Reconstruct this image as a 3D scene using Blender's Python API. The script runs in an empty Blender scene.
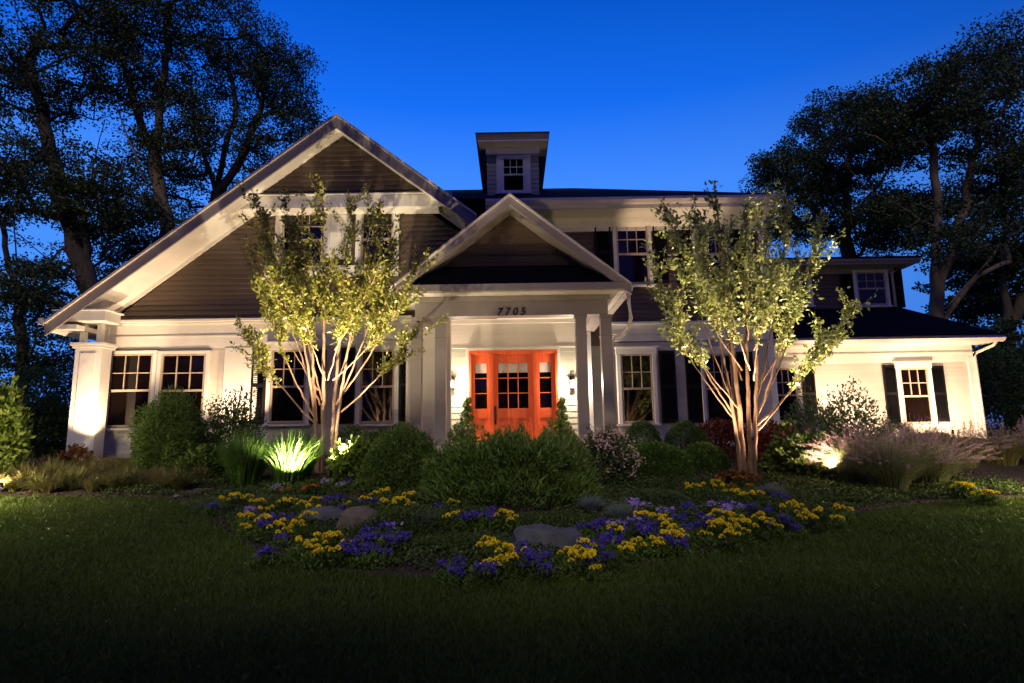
import bpy, math, random
import numpy as np
from mathutils import Vector
from math import sin, cos, pi, radians, atan2, sqrt, tan
random.seed(7)
S = bpy.context.scene
COL = S.collection

# ---------------------------------------------------------------- camera
F_PX, PITCH, ROLL, CZ = 600.0, radians(8.8), radians(-0.9), 1.25
cam = bpy.data.objects.new('camera', bpy.data.cameras.new('camera'))
COL.objects.link(cam)
cam.data.sensor_width = 36.0
cam.data.lens = F_PX / 1024 * 36.0
cam.data.clip_end = 600
cam.location = (0, 0, CZ)
def mat3(a, ax):
    c, s = cos(a), sin(a)
    return np.array([[1, 0, 0], [0, c, -s], [0, s, c]]) if ax == 'x' else np.array([[c, -s, 0], [s, c, 0], [0, 0, 1]])
RC = mat3(pi / 2 + PITCH, 'x') @ mat3(ROLL, 'z')
from mathutils import Matrix
cam.matrix_world = Matrix.Translation((0, 0, CZ)) @ Matrix(RC.tolist()).to_4x4()
S.camera = cam

# ---------------------------------------------------------------- view, sky
S.view_settings.view_transform = 'Standard'
S.view_settings.look = 'None'
S.view_settings.exposure = 0.0
S.view_settings.gamma = 1.0
S.cycles.use_denoising = True
S.cycles.max_bounces = 6
S.cycles.sample_clamp_indirect = 4.0
W = bpy.data.worlds.new('World'); S.world = W; W.use_nodes = True
nt = W.node_tree; nt.nodes.clear()
out = nt.nodes.new('ShaderNodeOutputWorld'); bg = nt.nodes.new('ShaderNodeBackground')
tc = nt.nodes.new('ShaderNodeTexCoord'); sx = nt.nodes.new('ShaderNodeSeparateXYZ')
nt.links.new(tc.outputs['Generated'], sx.inputs[0])
rp = nt.nodes.new('ShaderNodeValToRGB')           # dusk colour by elevation
cr = rp.color_ramp
cr.elements[0].position = 0.0; cr.elements[0].color = (0.055, 0.26, 1.0, 1)
cr.elements[1].position = 1.0; cr.elements[1].color = (0.002, 0.01, 0.05, 1)
for p_, c_ in ((0.22, (0.070, 0.29, 1.0)), (0.38, (0.055, 0.26, 1.0)), (0.50, (0.008, 0.15, 0.86)), (0.62, (0.002, 0.095, 0.62)), (0.80, (0.004, 0.03, 0.20))):
    e = cr.elements.new(p_); e.color = (*c_, 1)
nt.links.new(sx.outputs['Z'], rp.inputs[0])
# glow lies where the sun went down (straight behind the house); the sky opposite is much darker
dt = nt.nodes.new('ShaderNodeVectorMath'); dt.operation = 'DOT_PRODUCT'
dt.inputs[1].default_value = Vector((-0.22, 1.0, 0.22)).normalized()
nt.links.new(tc.outputs['Generated'], dt.inputs[0])
mr = nt.nodes.new('ShaderNodeMapRange'); mr.interpolation_type = 'SMOOTHSTEP'
mr.inputs['From Min'].default_value = 0.25; mr.inputs['From Max'].default_value = 1.0
mr.inputs['To Min'].default_value = 0.30; mr.inputs['To Max'].default_value = 1.08
nt.links.new(dt.outputs['Value'], mr.inputs['Value'])
vm = nt.nodes.new('ShaderNodeVectorMath'); vm.operation = 'SCALE'
nt.links.new(rp.outputs[0], vm.inputs[0]); nt.links.new(mr.outputs[0], vm.inputs['Scale'])
# the sky opposite the sunset has turned violet
mb_ = nt.nodes.new('ShaderNodeMapRange'); mb_.inputs['From Min'].default_value = -0.2; mb_.inputs['From Max'].default_value = 0.6
mb_.inputs['To Min'].default_value = 1.0; mb_.inputs['To Max'].default_value = 0.0
nt.links.new(dt.outputs['Value'], mb_.inputs['Value'])
mv = nt.nodes.new('ShaderNodeMix'); mv.data_type = 'RGBA'; mv.inputs['B'].default_value = (0.05, 0.05, 0.34, 1)
nt.links.new(mb_.outputs[0], mv.inputs['Factor']); nt.links.new(vm.outputs[0], mv.inputs['A'])
nt.links.new(mv.outputs['Result'], bg.inputs['Color']); bg.inputs['Strength'].default_value = 1.0
nt.links.new(bg.outputs[0], out.inputs['Surface'])

# fill light added behind the camera to brighten bed, shrubs and lawn
sl = bpy.data.lights.new('sun', 'SUN'); sl.energy = 1.25; sl.angle = radians(8); sl.color = (1.0, 0.86, 0.62)
so = bpy.data.objects.new('sun', sl); COL.objects.link(so)
so.rotation_euler = Vector((0.12, 1.0, -0.72)).to_track_quat('-Z', 'Y').to_euler()

# ---------------------------------------------------------------- helpers
def P(px, py, Y):
    """world point at depth Y seen at a photograph position"""
    d = RC @ np.array([(px - 512) / F_PX, (341.5 - py) / F_PX, -1.0]); d = d * (Y / d[1])
    return Vector((d[0], Y, d[2] + CZ))
def gz(x, y):
    t = 0.1 * (y - 5.5)
    z = min(max(t, 0.0), 0.85)
    k = 0.12
    if t < k: z = 0.0 if t < -k else (t + k) ** 2 / (4 * k)
    return z + 0.012 * sin(x * 0.9 + y * 0.5) * min(1, max(0, y / 6))
def G(px, py, lift=0.0):
    """point on the ground seen at a photograph position (lift: height of what is seen above the ground)"""
    d = RC @ np.array([(px - 512) / F_PX, (341.5 - py) / F_PX, -1.0]); d = d / d[1]
    y = 2.0
    while y < 40 and CZ + d[2] * y > gz(d[0] * y, y) + lift: y += 0.01
    return Vector((d[0] * y, y, gz(d[0] * y, y)))

def tag(o, label=None, cat=None, group=None, kind=None):
    if label: o['label'] = label
    if cat: o['category'] = cat
    if group: o['group'] = group
    if kind: o['kind'] = kind
    return o
def thing(name, label, cat, loc=(0, 0, 0), group=None, rz=0.0):
    o = bpy.data.objects.new(name, None); COL.objects.link(o); o.location = loc; o.rotation_euler = (0, 0, rz)
    o.empty_display_size = 0.2
    return tag(o, label, cat, group)
def root_loc(p):
    v = Vector((0, 0, 0))
    while p is not None: v = v + p.location; p = p.parent
    return v
def np_obj(name, V, Fs, mat, parent=None, loc=None, smooth=False):
    """V (n,3); Fs list of int arrays (m,k)"""
    V = np.asarray(V, dtype=np.float64)
    me = bpy.data.meshes.new(name)
    Fs = [np.asarray(f, dtype=np.int32) for f in Fs if len(f)]
    nl = sum(f.size for f in Fs); npoly = sum(len(f) for f in Fs)
    me.vertices.add(len(V)); me.vertices.foreach_set('co', V.astype(np.float32).ravel())
    me.loops.add(nl); me.loops.foreach_set('vertex_index', np.concatenate([f.ravel() for f in Fs]))
    me.polygons.add(npoly)
    tot = np.concatenate([np.full(len(f), f.shape[1], dtype=np.int32) for f in Fs])
    st = np.concatenate([[0], np.cumsum(tot)[:-1]]).astype(np.int32)
    me.polygons.foreach_set('loop_start', st); me.polygons.foreach_set('loop_total', tot)
    if smooth: me.polygons.foreach_set('use_smooth', np.ones(npoly, dtype=bool))
    me.update(calc_edges=True); me.validate()
    if mat: me.materials.append(mat)
    o = bpy.data.objects.new(name, me); COL.objects.link(o)
    if parent is not None: o.parent = parent
    if loc is not None: o.location = loc
    return o

class MB:
    """collects simple solids in world coordinates, builds ONE mesh object"""
    def __init__(s): s.v = []; s.f = []
    def add(s, vs, fs):
        n = len(s.v); s.v += [tuple(v) for v in vs]; s.f += [tuple(i + n for i in f) for f in fs]; return s
    def box(s, x0, x1, y0, y1, z0, z1):
        vs = [(x0, y0, z0), (x1, y0, z0), (x1, y1, z0), (x0, y1, z0), (x0, y0, z1), (x1, y0, z1), (x1, y1, z1), (x0, y1, z1)]
        return s.add(vs, [(0, 3, 2, 1), (4, 5, 6, 7), (0, 1, 5, 4), (1, 2, 6, 5), (2, 3, 7, 6), (3, 0, 4, 7)])
    def prism(s, poly, y0, y1):
        """poly: list of (x,z) extruded along y"""
        n = len(poly)
        vs = [(x, y0, z) for x, z in poly] + [(x, y1, z) for x, z in poly]
        return s.add(vs, [tuple(range(n)), tuple(range(2 * n - 1, n - 1, -1))] + [(i, (i + 1) % n, (i + 1) % n + n, i + n)[::-1] for i in range(n)])
    def prismx(s, poly, x0, x1):
        n = len(poly)
        vs = [(x0, y, z) for y, z in poly] + [(x1, y, z) for y, z in poly]
        return s.add(vs, [tuple(range(n)), tuple(range(2 * n - 1, n - 1, -1))] + [(i, (i + 1) % n, (i + 1) % n + n, i + n)[::-1] for i in range(n)])
    def slab(s, pts, t):
        """planar polygon thickened downwards by t"""
        pts = [Vector(p) for p in pts]; n = len(pts)
        nn = (pts[1] - pts[0]).cross(pts[2] - pts[0]).normalized()
        if nn.z < 0: nn = -nn
        vs = pts + [p - nn * t for p in pts]
        return s.add(vs, [tuple(range(n)), tuple(range(2 * n - 1, n - 1, -1))] + [(i, (i + 1) % n, (i + 1) % n + n, i + n)[::-1] for i in range(n)])
    def tube(s, pts, r, n=10, cap=True):
        pts = [Vector(p) for p in pts]; rings = []
        if not hasattr(r, '__len__'): r = [r] * len(pts)
        for i, p in enumerate(pts):
            d = (pts[min(i + 1, len(pts) - 1)] - pts[max(i - 1, 0)]).normalized()
            u = d.cross(Vector((0, 0, 1)) if abs(d.z) < 0.9 else Vector((1, 0, 0))).normalized(); w = u.cross(d)
            rings.append([p + (u * cos(2 * pi * k / n) + w * sin(2 * pi * k / n)) * r[i] for k in range(n)])
        vs = [v for g in rings for v in g]; fs = []
        for i in range(len(pts) - 1):
            for k in range(n):
                a = i * n + k; b = i * n + (k + 1) % n
                fs.append((a, b, b + n, a + n))
        if cap: fs += [tuple(range(n))[::-1], tuple(range((len(pts) - 1) * n, len(pts) * n))]
        return s.add(vs, fs)
    def build(s, name, mat, parent=None, loc=None, bevel=0.0, smooth=False):
        off = root_loc(parent) if parent is not None else (Vector(loc) if loc is not None else Vector((0, 0, 0)))
        me = bpy.data.meshes.new(name)
        me.from_pydata([tuple(Vector(v) - off) for v in s.v], [], s.f); me.validate()
        if mat: me.materials.append(mat)
        if smooth:
            for p in me.polygons: p.use_smooth = True
        o = bpy.data.objects.new(name, me); COL.objects.link(o)
        if parent is not None: o.parent = parent
        elif loc is not None: o.location = loc
        if bevel:
            b = o.modifiers.new('bevel', 'BEVEL'); b.width = bevel; b.segments = 2; b.limit_method = 'ANGLE'
        return o

def mat(name, c1, c2=None, scale=6.0, rough=0.6, bump=0.0, bscale=None, spec=0.5, metal=0.0, stretch=None, island=0.0, trans=0.0, emit=None, detail=4.0, coat=0.0):
    m = bpy.data.materials.new(name); m.use_nodes = True; n = m.node_tree; b = n.nodes['Principled BSDF']
    b.inputs['Roughness'].default_value = rough; b.inputs['Specular IOR Level'].default_value = spec; b.inputs['Metallic'].default_value = metal
    b.inputs['Coat Weight'].default_value = coat
    tcn = n.nodes.new('ShaderNodeTexCoord'); mp = n.nodes.new('ShaderNodeMapping')
    n.links.new(tcn.outputs['Object'], mp.inputs[0])
    if stretch: mp.inputs['Scale'].default_value = stretch
    c2 = c2 or tuple(v * 0.82 for v in c1)
    no = n.nodes.new('ShaderNodeTexNoise'); no.inputs['Scale'].default_value = scale; no.inputs['Detail'].default_value = detail
    n.links.new(mp.outputs[0], no.inputs['Vector'])
    mx = n.nodes.new('ShaderNodeMix'); mx.data_type = 'RGBA'
    mx.inputs['A'].default_value = (*c1, 1); mx.inputs['B'].default_value = (*c2, 1)
    fac = n.nodes.new('ShaderNodeMapRange'); fac.inputs['From Min'].default_value = 0.3; fac.inputs['From Max'].default_value = 0.7
    n.links.new(no.outputs['Fac'], fac.inputs['Value'])
    if island > 0:
        ge = n.nodes.new('ShaderNodeNewGeometry'); ml = n.nodes.new('ShaderNodeMix'); ml.data_type = 'FLOAT'
        ml.inputs['Factor'].default_value = island
        n.links.new(fac.outputs[0], ml.inputs['A']); n.links.new(ge.outputs['Random Per Island'], ml.inputs['B'])
        n.links.new(ml.outputs['Result'], mx.inputs['Factor'])
    else: n.links.new(fac.outputs[0], mx.inputs['Factor'])
    n.links.new(mx.outputs['Result'], b.inputs['Base Color'])
    if bump > 0:
        nb = n.nodes.new('ShaderNodeTexNoise'); nb.inputs['Scale'].default_value = bscale or scale * 4; nb.inputs['Detail'].default_value = 6
        n.links.new(mp.outputs[0], nb.inputs['Vector'])
        bn = n.nodes.new('ShaderNodeBump'); bn.inputs['Strength'].default_value = bump; bn.inputs['Distance'].default_value = 0.02
        n.links.new(nb.outputs['Fac'], bn.inputs['Height']); n.links.new(bn.outputs[0], b.inputs['Normal'])
    if trans > 0:
        tr = n.nodes.new('ShaderNodeBsdfTranslucent'); ms = n.nodes.new('ShaderNodeMixShader'); ms.inputs[0].default_value = trans
        n.links.new(mx.outputs['Result'], tr.inputs['Color'])
        n.links.new(b.outputs[0], ms.inputs[1]); n.links.new(tr.outputs[0], ms.inputs[2])
        n.links.new(ms.outputs[0], n.nodes['Material Output'].inputs['Surface'])
    if emit:
        b.inputs['Emission Color'].default_value = (*emit[:3], 1); b.inputs['Emission Strength'].default_value = emit[3]
    return m

M = {}
M['white'] = mat('white_trim_paint', (.78, .76, .72), (.68, .66, .62), 3, 0.5, 0.05, 30)
M['siding'] = mat('siding_dim_tone', (.125, .088, .066), (.092, .065, .05), 1.6, 0.6, 0.15, 22, stretch=(0.25, 1, 6))  # upper copy of the siding, lamp falloff put in as a darker colour
M['siding_lit'] = mat('siding_lit_tone', (.62, .585, .53), (.54, .51, .46), 1.6, 0.6, 0.12, 22, stretch=(0.25, 1, 6))  # same siding near the lamps, their brightness put into a paler colour
M['porchsiding'] = mat('porch_siding_paint', (.40, .40, .33), (.35, .35, .29), 1.6, 0.6, 0.12, 22, stretch=(0.25, 1, 6))
M['column'] = mat('grey_column_paint', (.28, .25, .24), (.235, .21, .20), 2, 0.5, 0.05, 30)
M['sash'] = mat('taupe_sash_paint', (.50, .40, .31), (.42, .33, .25), 5, 0.5)
M['glass'] = mat('dark_window_glass', (.003, .002, .002), (.006, .003, .002), 1.5, 0.05, spec=0.5)
M['shutter'] = mat('black_shutter_paint', (.004, .004, .006), (.007, .007, .009), 4, 0.5, 0.1, spec=.25)
M['metal_white'] = mat('gutter_paint', (.62, .58, .54), (.55, .51, .47), 4, 0.4)
M['black'] = mat('black_metal', (.012, .011, .011), (.02, .018, .017), 8, 0.4, metal=0.3)
M['stoneplinth'] = mat('foundation_paint', (.55, .50, .44), (.42, .38, .34), 3, 0.8, 0.3)
M['soil'] = mat('dark_mulch', (.045, .028, .018), (.018, .012, .009), 14, 0.95, 1.0, 40)
M['path'] = mat('grey_gravel', (.26, .22, .20), (.14, .12, .11), 40, 0.9, 0.8, 90)
M['rock'] = mat('bluish_boulder', (.10, .105, .13), (.045, .05, .065), 5, 0.85, 1.0, 16)
M['rockwarm'] = mat('brown_boulder', (.14, .11, .095), (.06, .05, .045), 5, 0.85, 1.0, 16)
M['bark'] = mat('tree_bark', (.055, .042, .03), (.025, .02, .015), 5, 0.9, 1.0, 14, stretch=(1, 1, 0.25))
M['brownbark'] = mat('smooth_brown_bark', (.30, .17, .10), (.10, .055, .035), 7, 0.7, 0.5, 20, stretch=(1, 1, 0.2))
M['palebark'] = mat('smooth_pale_bark', (.46, .31, .21), (.28, .17, .11), 9, 0.7, 0.4, 20, stretch=(1, 1, 0.2))
M['twig'] = mat('dark_twigs', (.05, .035, .022), (.03, .02, .014), 9, 0.9)
def leafmat(name, a, b, rough=0.5, trans=0.3, isl=0.75, spec=0.35): return mat(name, a, b, 2.0, rough, 0, island=isl, trans=trans, spec=spec)
M['treeleaf'] = leafmat('maple_leaves', (.030, .050, .014), (.055, .075, .020))
M['treeleafb'] = leafmat('oak_leaves', (.022, .042, .016), (.045, .065, .022))
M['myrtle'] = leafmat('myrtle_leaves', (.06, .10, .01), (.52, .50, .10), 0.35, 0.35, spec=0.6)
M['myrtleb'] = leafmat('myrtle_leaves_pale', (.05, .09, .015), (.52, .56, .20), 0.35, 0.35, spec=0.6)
M['box'] = leafmat('boxwood_leaves', (.05, .115, .018), (.12, .23, .04))
M['deep'] = leafmat('deep_green_leaves', (.035, .06, .014), (.09, .14, .035))
M['mid'] = leafmat('mid_green_leaves', (.06, .12, .022), (.16, .25, .05))
M['bright'] = leafmat('yellow_green_leaves', (.12, .20, .03), (.28, .36, .08), 0.4, 0.35)
M['sage'] = leafmat('sage_leaves', (.06, .10, .04), (.13, .17, .07))
M['redleaf'] = leafmat('red_maple_leaves', (.10, .018, .008), (.24, .045, .015))
M['bronze'] = leafmat('bronze_leaves', (.14, .06, .02), (.30, .15, .05))
M['blade'] = leafmat('iris_blades', (.05, .12, .02), (.14, .26, .05), 0.4, 0.3)
M['tan'] = leafmat('tan_grass_blades', (.12, .11, .04), (.26, .23, .09), 0.6, 0.3)
M['liri'] = leafmat('lilyturf_blades', (.09, .10, .025), (.24, .22, .07), 0.5, 0.3)
M['plumegrass'] = leafmat('plumed_grass_blades', (.10, .13, .05), (.24, .24, .12), 0.6, 0.3)
M['fescue'] = leafmat('blue_fescue_blades', (.13, .16, .15), (.22, .26, .25), 0.6, 0.2)
M['plume'] = leafmat('purple_plumes', (.27, .17, .21), (.42, .29, .33), 0.9, 0.3)
M['lawn'] = mat('lawn_blades', (.035, .075, .010), (.11, .155, .022), 0.55, 0.6, 0, island=.45, trans=.3, spec=.3)
M['pinkflower'] = leafmat('dusty_pink_petals', (.62, .42, .38), (.78, .58, .50), 0.8, 0.3)
M['magenta'] = leafmat('magenta_petals', (.50, .06, .16), (.60, .14, .26), 0.7, 0.3)
M['yellow'] = leafmat('yellow_petals', (.95, .80, .03), (.90, .66, .02), 0.6, 0.25)
M['orange'] = leafmat('orange_petals', (.75, .25, .02), (.60, .16, .01), 0.6, 0.25)
M['blue'] = leafmat('blue_violet_petals', (.06, .06, .42), (.12, .06, .36), 0.6, 0.25)
M['lilac'] = leafmat('lilac_petals', (.38, .25, .75), (.50, .36, .80), 0.6, 0.25)
M['whitefl'] = leafmat('white_petals', (.8, .8, .76), (.7, .7, .68), 0.6, 0.25)
M['terracotta'] = mat('clay_pot', (.30, .14, .08), (.22, .10, .06), 8, 0.8, 0.2)

# shingles: brick pattern of thin tabs
def shingles():
    m = mat('charcoal_shingles', (.016, .015, .017), (.008, .008, .009), 9, 0.95, 0.0, spec=.15)
    n = m.node_tree; b = n.nodes['Principled BSDF']; tcn = n.nodes.new('ShaderNodeTexCoord')
    br = n.nodes.new('ShaderNodeTexBrick'); br.inputs['Scale'].default_value = 3.2; br.inputs['Mortar Size'].default_value = 0.02
    br.inputs['Color1'].default_value = (1, 1, 1, 1); br.inputs['Color2'].default_value = (.6, .6, .6, 1); br.inputs['Mortar'].default_value = (0, 0, 0, 1)
    n.links.new(tcn.outputs['Object'], br.inputs['Vector'])
    bn = n.nodes.new('ShaderNodeBump'); bn.inputs['Strength'].default_value = 0.6; bn.inputs['Distance'].default_value = 0.02
    n.links.new(br.outputs['Color'], bn.inputs['Height']); n.links.new(bn.outputs[0], b.inputs['Normal'])
    return m
M['roof'] = shingles()
def doorpaint():
    m = mat('orange_stained_wood', (.80, .15, .045), (.62, .10, .028), 4, 0.38, 0.25, 24, stretch=(5, 1, 0.5), coat=0.3)
    return m
M['door'] = doorpaint()

# ---------------------------------------------------------------- lamps helper
WARM = (1.0, 0.67, 0.40)
def lamp(kind, name, loc, energy, target=None, color=WARM, size=0.03, angle=80, blend=0.6):
    l = bpy.data.lights.new(name, kind); l.energy = energy; l.color = color; l.shadow_soft_size = size
    if kind == 'SPOT': l.spot_size = radians(angle); l.spot_blend = blend
    o = bpy.data.objects.new(name, l); COL.objects.link(o); o.location = loc
    if target is not None: o.rotation_euler = (Vector(target) - Vector(loc)).to_track_quat('-Z', 'Y').to_euler()
    return o
M['lens'] = mat('lit_lens', (.9, .8, .6), None, 5, 0.3, emit=(1.0, .78, .5, 30))
def spot_fixture(loc, target, energy, label, angle=85, lens=True, color=WARM, blend=0.6):
    """small black garden spotlight on a stake, with its own light"""
    loc = Vector(loc); d = (Vector(target) - loc).normalized()
    r = thing('garden_spotlight', label, 'garden light', loc - Vector((0, 0, 0.16)), 'garden spotlights')
    MB().tube([loc - Vector((0, 0, .16)), loc - Vector((0, 0, .03))], .008, 8).build('stake', M['black'], r)
    MB().tube([loc - d * .07, loc - d * .055, loc - d * .05, loc + d * .035, loc + d * .05], [.018, .026, .03, .033, .036], 14, cap=False).build('housing', M['black'], r, smooth=True)
    MB().tube([loc + d * .018, loc + d * .024], .028, 14).build('lens', M['lens'] if lens else M['black'], r)
    l = lamp('SPOT', 'spot_lamp', (0, 0, 0), energy, angle=angle, blend=blend, color=color, size=.025)
    l.parent = r; l.location = loc + d * .055 - r.location; l.rotation_euler = d.to_track_quat('-Z', 'Y').to_euler()
    return r
# ================================================================ GROUND
rng = np.random.default_rng(5)
def ground_sheet():
    xs = np.concatenate([np.linspace(-220, -30, 12), np.linspace(-28, 28, 113), np.linspace(30, 220, 12)])
    ys = np.concatenate([np.linspace(-60, -2, 8), np.linspace(-1, 24, 76), np.linspace(27, 260, 14)])
    V = np.array([(x, y, gz(x, y)) for y in ys for x in xs]); nx = len(xs)
    Fq = np.array([(j * nx + i, j * nx + i + 1, (j + 1) * nx + i + 1, (j + 1) * nx + i) for j in range(len(ys) - 1) for i in range(nx - 1)])
    m = mat('lawn_soil', (.020, .032, .010), (.032, .045, .014), 3, 0.95, 0.6, 30)
    tag(np_obj('ground', V, [Fq], m, smooth=True), kind='structure')
ground_sheet()
def inside(poly, x, y):
    c = np.zeros(np.shape(x), bool); n = len(poly)
    for i in range(n):
        x0, y0 = poly[i]; x1, y1 = poly[(i + 1) % n]
        if y0 == y1: continue
        h = ((y0 > y) != (y1 > y)) & (x < (x1 - x0) * (y - y0) / (y1 - y0) + x0)
        c ^= h
    return c
def smooth_closed(pts, n=6):
    out = []
    for i in range(len(pts) - 1):
        p0 = pts[max(i - 1, 0)]; p1 = pts[i]; p2 = pts[i + 1]; p3 = pts[min(i + 2, len(pts) - 1)]
        for k in range(n):
            t = k / n
            out.append(tuple(0.5 * ((2 * b) + (c - a) * t + (2 * a - 5 * b + 4 * c - d) * t * t + (-a + 3 * b - 3 * c + d) * t ** 3) for a, b, c, d in zip(p0, p1, p2, p3)))
    out.append(pts[-1]); return out
front_px = [(-40, 498), (90, 499), (170, 500), (205, 517), (235, 540), (285, 562), (345, 574), (430, 581), (520, 582), (585, 576), (650, 566), (710, 553), (780, 538), (840, 522), (880, 511), (950, 503), (1000, 500)]
front = smooth_closed([(G(*p).x, G(*p).y) for p in front_px], 5)
front[0] = (-16, front[0][1])
bed_poly = front + [(11.5, front[-1][1] + .1), (11.5, 22), (-16, 22)]
def patch(name, poly, lift, m, step=0.25, kind='structure'):
    xs = np.arange(min(p[0] for p in poly), max(p[0] for p in poly) + step, step); ys = np.arange(min(p[1] for p in poly), max(p[1] for p in poly) + step, step)
    import bmesh
    bm = bmesh.new(); bm.faces.new([bm.verts.new((x, y, 0)) for x, y in poly])
    for x in xs[1:-1]: bmesh.ops.bisect_plane(bm, geom=bm.verts[:] + bm.edges[:] + bm.faces[:], plane_co=(x, 0, 0), plane_no=(1, 0, 0))
    for y in ys[1:-1]: bmesh.ops.bisect_plane(bm, geom=bm.verts[:] + bm.edges[:] + bm.faces[:], plane_co=(0, y, 0), plane_no=(0, 1, 0))
    for v in bm.verts: v.co.z = gz(v.co.x, v.co.y) + lift
    me = bpy.data.meshes.new(name); bm.to_mesh(me); bm.free(); me.materials.append(m)
    o = bpy.data.objects.new(name, me); COL.objects.link(o); tag(o, kind=kind); return o
patch('flower_bed', bed_poly, 0.02, M['soil'], 0.5)
path_poly = [(8.0, 9.15), (11.2, 8.85), (20, 8.5), (20, 9.55), (11.2, 9.75), (8.3, 9.75)]
patch('gravel_path', path_poly, 0.045, M['path'], 0.5)
walk_poly = [(-6.3, 10.2), (-5.2, 9.7), (-4.2, 9.8), (-3.9, 10.3), (-5.0, 10.6), (-6.2, 10.8)]

def lawn():
    N = 680000
    # density falls with distance so near blades are thick on the ground
    u = rng.random(N); y = 1.9 * (13.5 / 1.9) ** (u ** 0.85); x = (rng.random(N) * 2 - 1) * (y * 0.95 + 2.2)
    k = ~inside(bed_poly, x, y) & ~inside(path_poly, x, y)
    x, y = x[k], y[k]; n = len(x)
    z = np.array([gz(a, b) for a, b in zip(x, y)])
    patchy = 0.5 + 0.5 * np.sin(x * 1.7 + 2 * np.sin(y * 1.1)) * np.sin(y * 2.3 + x * .6)
    h = (0.035 + 0.035 * rng.random(n)) * (0.85 + 0.3 * patchy); a = rng.random(n) * 2 * pi; w = (0.0022 + 0.0009 * y * 0.5) * (0.7 + 0.6 * rng.random(n))
    bend = h * (0.3 + 0.8 * rng.random(n)); b = rng.random(n) * 2 * pi
    p = np.stack([x, y, z], 1); s = np.stack([np.cos(a), np.sin(a), 0 * a], 1) * w[:, None]; d = np.stack([np.cos(b) * bend, np.sin(b) * bend, h], 1)
    V = np.stack([p - s, p + s, p + d * .55 + s * .7 + [0, 0, .004], p + d], 1).reshape(-1, 3)
    i = np.arange(n) * 4
    tag(np_obj('lawn_grass', V, [np.stack([i, i + 1, i + 2, i + 3], 1)], M['lawn']), 'short mown dark green lawn grass in front of the flower bed', 'grass', kind='stuff')
lawn()
def mulch_chips():
    n = 26000
    x = (rng.random(n) * 2 - 1) * 8; y = 5.3 + rng.random(n) * 7
    k = inside(bed_poly, x, y); x, y = x[k], y[k]; n = len(x); z = np.array([gz(a, b) + .025 for a, b in zip(x, y)])
    c = np.stack([x, y, z], 1); a = rng.normal(size=(n, 3)); a[:, 2] *= .35; a /= np.linalg.norm(a, axis=1)[:, None]
    b = np.cross(a, rng.normal(size=(n, 3))); b /= np.linalg.norm(b, axis=1)[:, None]
    L = (.012 + .03 * rng.random(n))[:, None]; V = np.stack([c - a * L, c + b * L * .35, c + a * L, c - b * L * .35], 1).reshape(-1, 3); i = np.arange(n) * 4
    tag(np_obj('bark_mulch', V, [np.stack([i, i + 1, i + 2, i + 3], 1)], mat('bark_chips', (.09, .05, .03), (.03, .018, .012), 5, .9, island=.9)), 'dark shredded bark mulch covering the planting bed', 'mulch', kind='stuff')
mulch_chips()

def groundcover():
    rg = np.random.default_rng(55); N = 150000
    x = rg.uniform(-6.5, 7.5, N); y = rg.uniform(5.4, 10.6, N); fp = np.array(front)
    # keep a bare mulch rim along the lawn
    fy = np.interp(x, fp[:, 0], fp[:, 1])
    f = np.sin(x * 2.1 + 1.3 * np.sin(y * 1.7)) * np.sin(y * 2.9 + x) + .35 * np.sin(x * 7) * np.sin(y * 6.3)
    k = inside(bed_poly, x, y) & (y > fy + .14 + .06 * np.sin(x * 5)) & (f > -.75 + .9 * rg.random(N) * 1.0 - .2)
    x, y, f = x[k], y[k], f[k]; n = len(x); h = (.03 + .05 * np.clip(f + .5, 0, 1)) * rg.random(n) ** .5
    z = np.array([gz(a, b) + .02 for a, b in zip(x, y)]) + h
    a = rg.random(n) * 2 * pi; d = np.stack([np.cos(a), np.sin(a), rg.uniform(.0, .9, n)], 1); d /= np.linalg.norm(d, axis=1)[:, None]
    s = np.cross(d, rg.normal(size=(n, 3))); s /= np.linalg.norm(s, axis=1)[:, None]; L = (.025 + .03 * rg.random(n))[:, None]; p = np.stack([x, y, z], 1)
    V = np.stack([p, p + d * L * .5 + s * L * .28, p + d * L, p + d * L * .5 - s * L * .28], 1).reshape(-1, 3); i = np.arange(n) * 4
    tag(np_obj('groundcover', V, [np.stack([i, i + 1, i + 2, i + 3], 1)], M['deep']), 'low creeping green groundcover filling the bed between the flowers', 'groundcover', kind='stuff')
groundcover()

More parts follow.
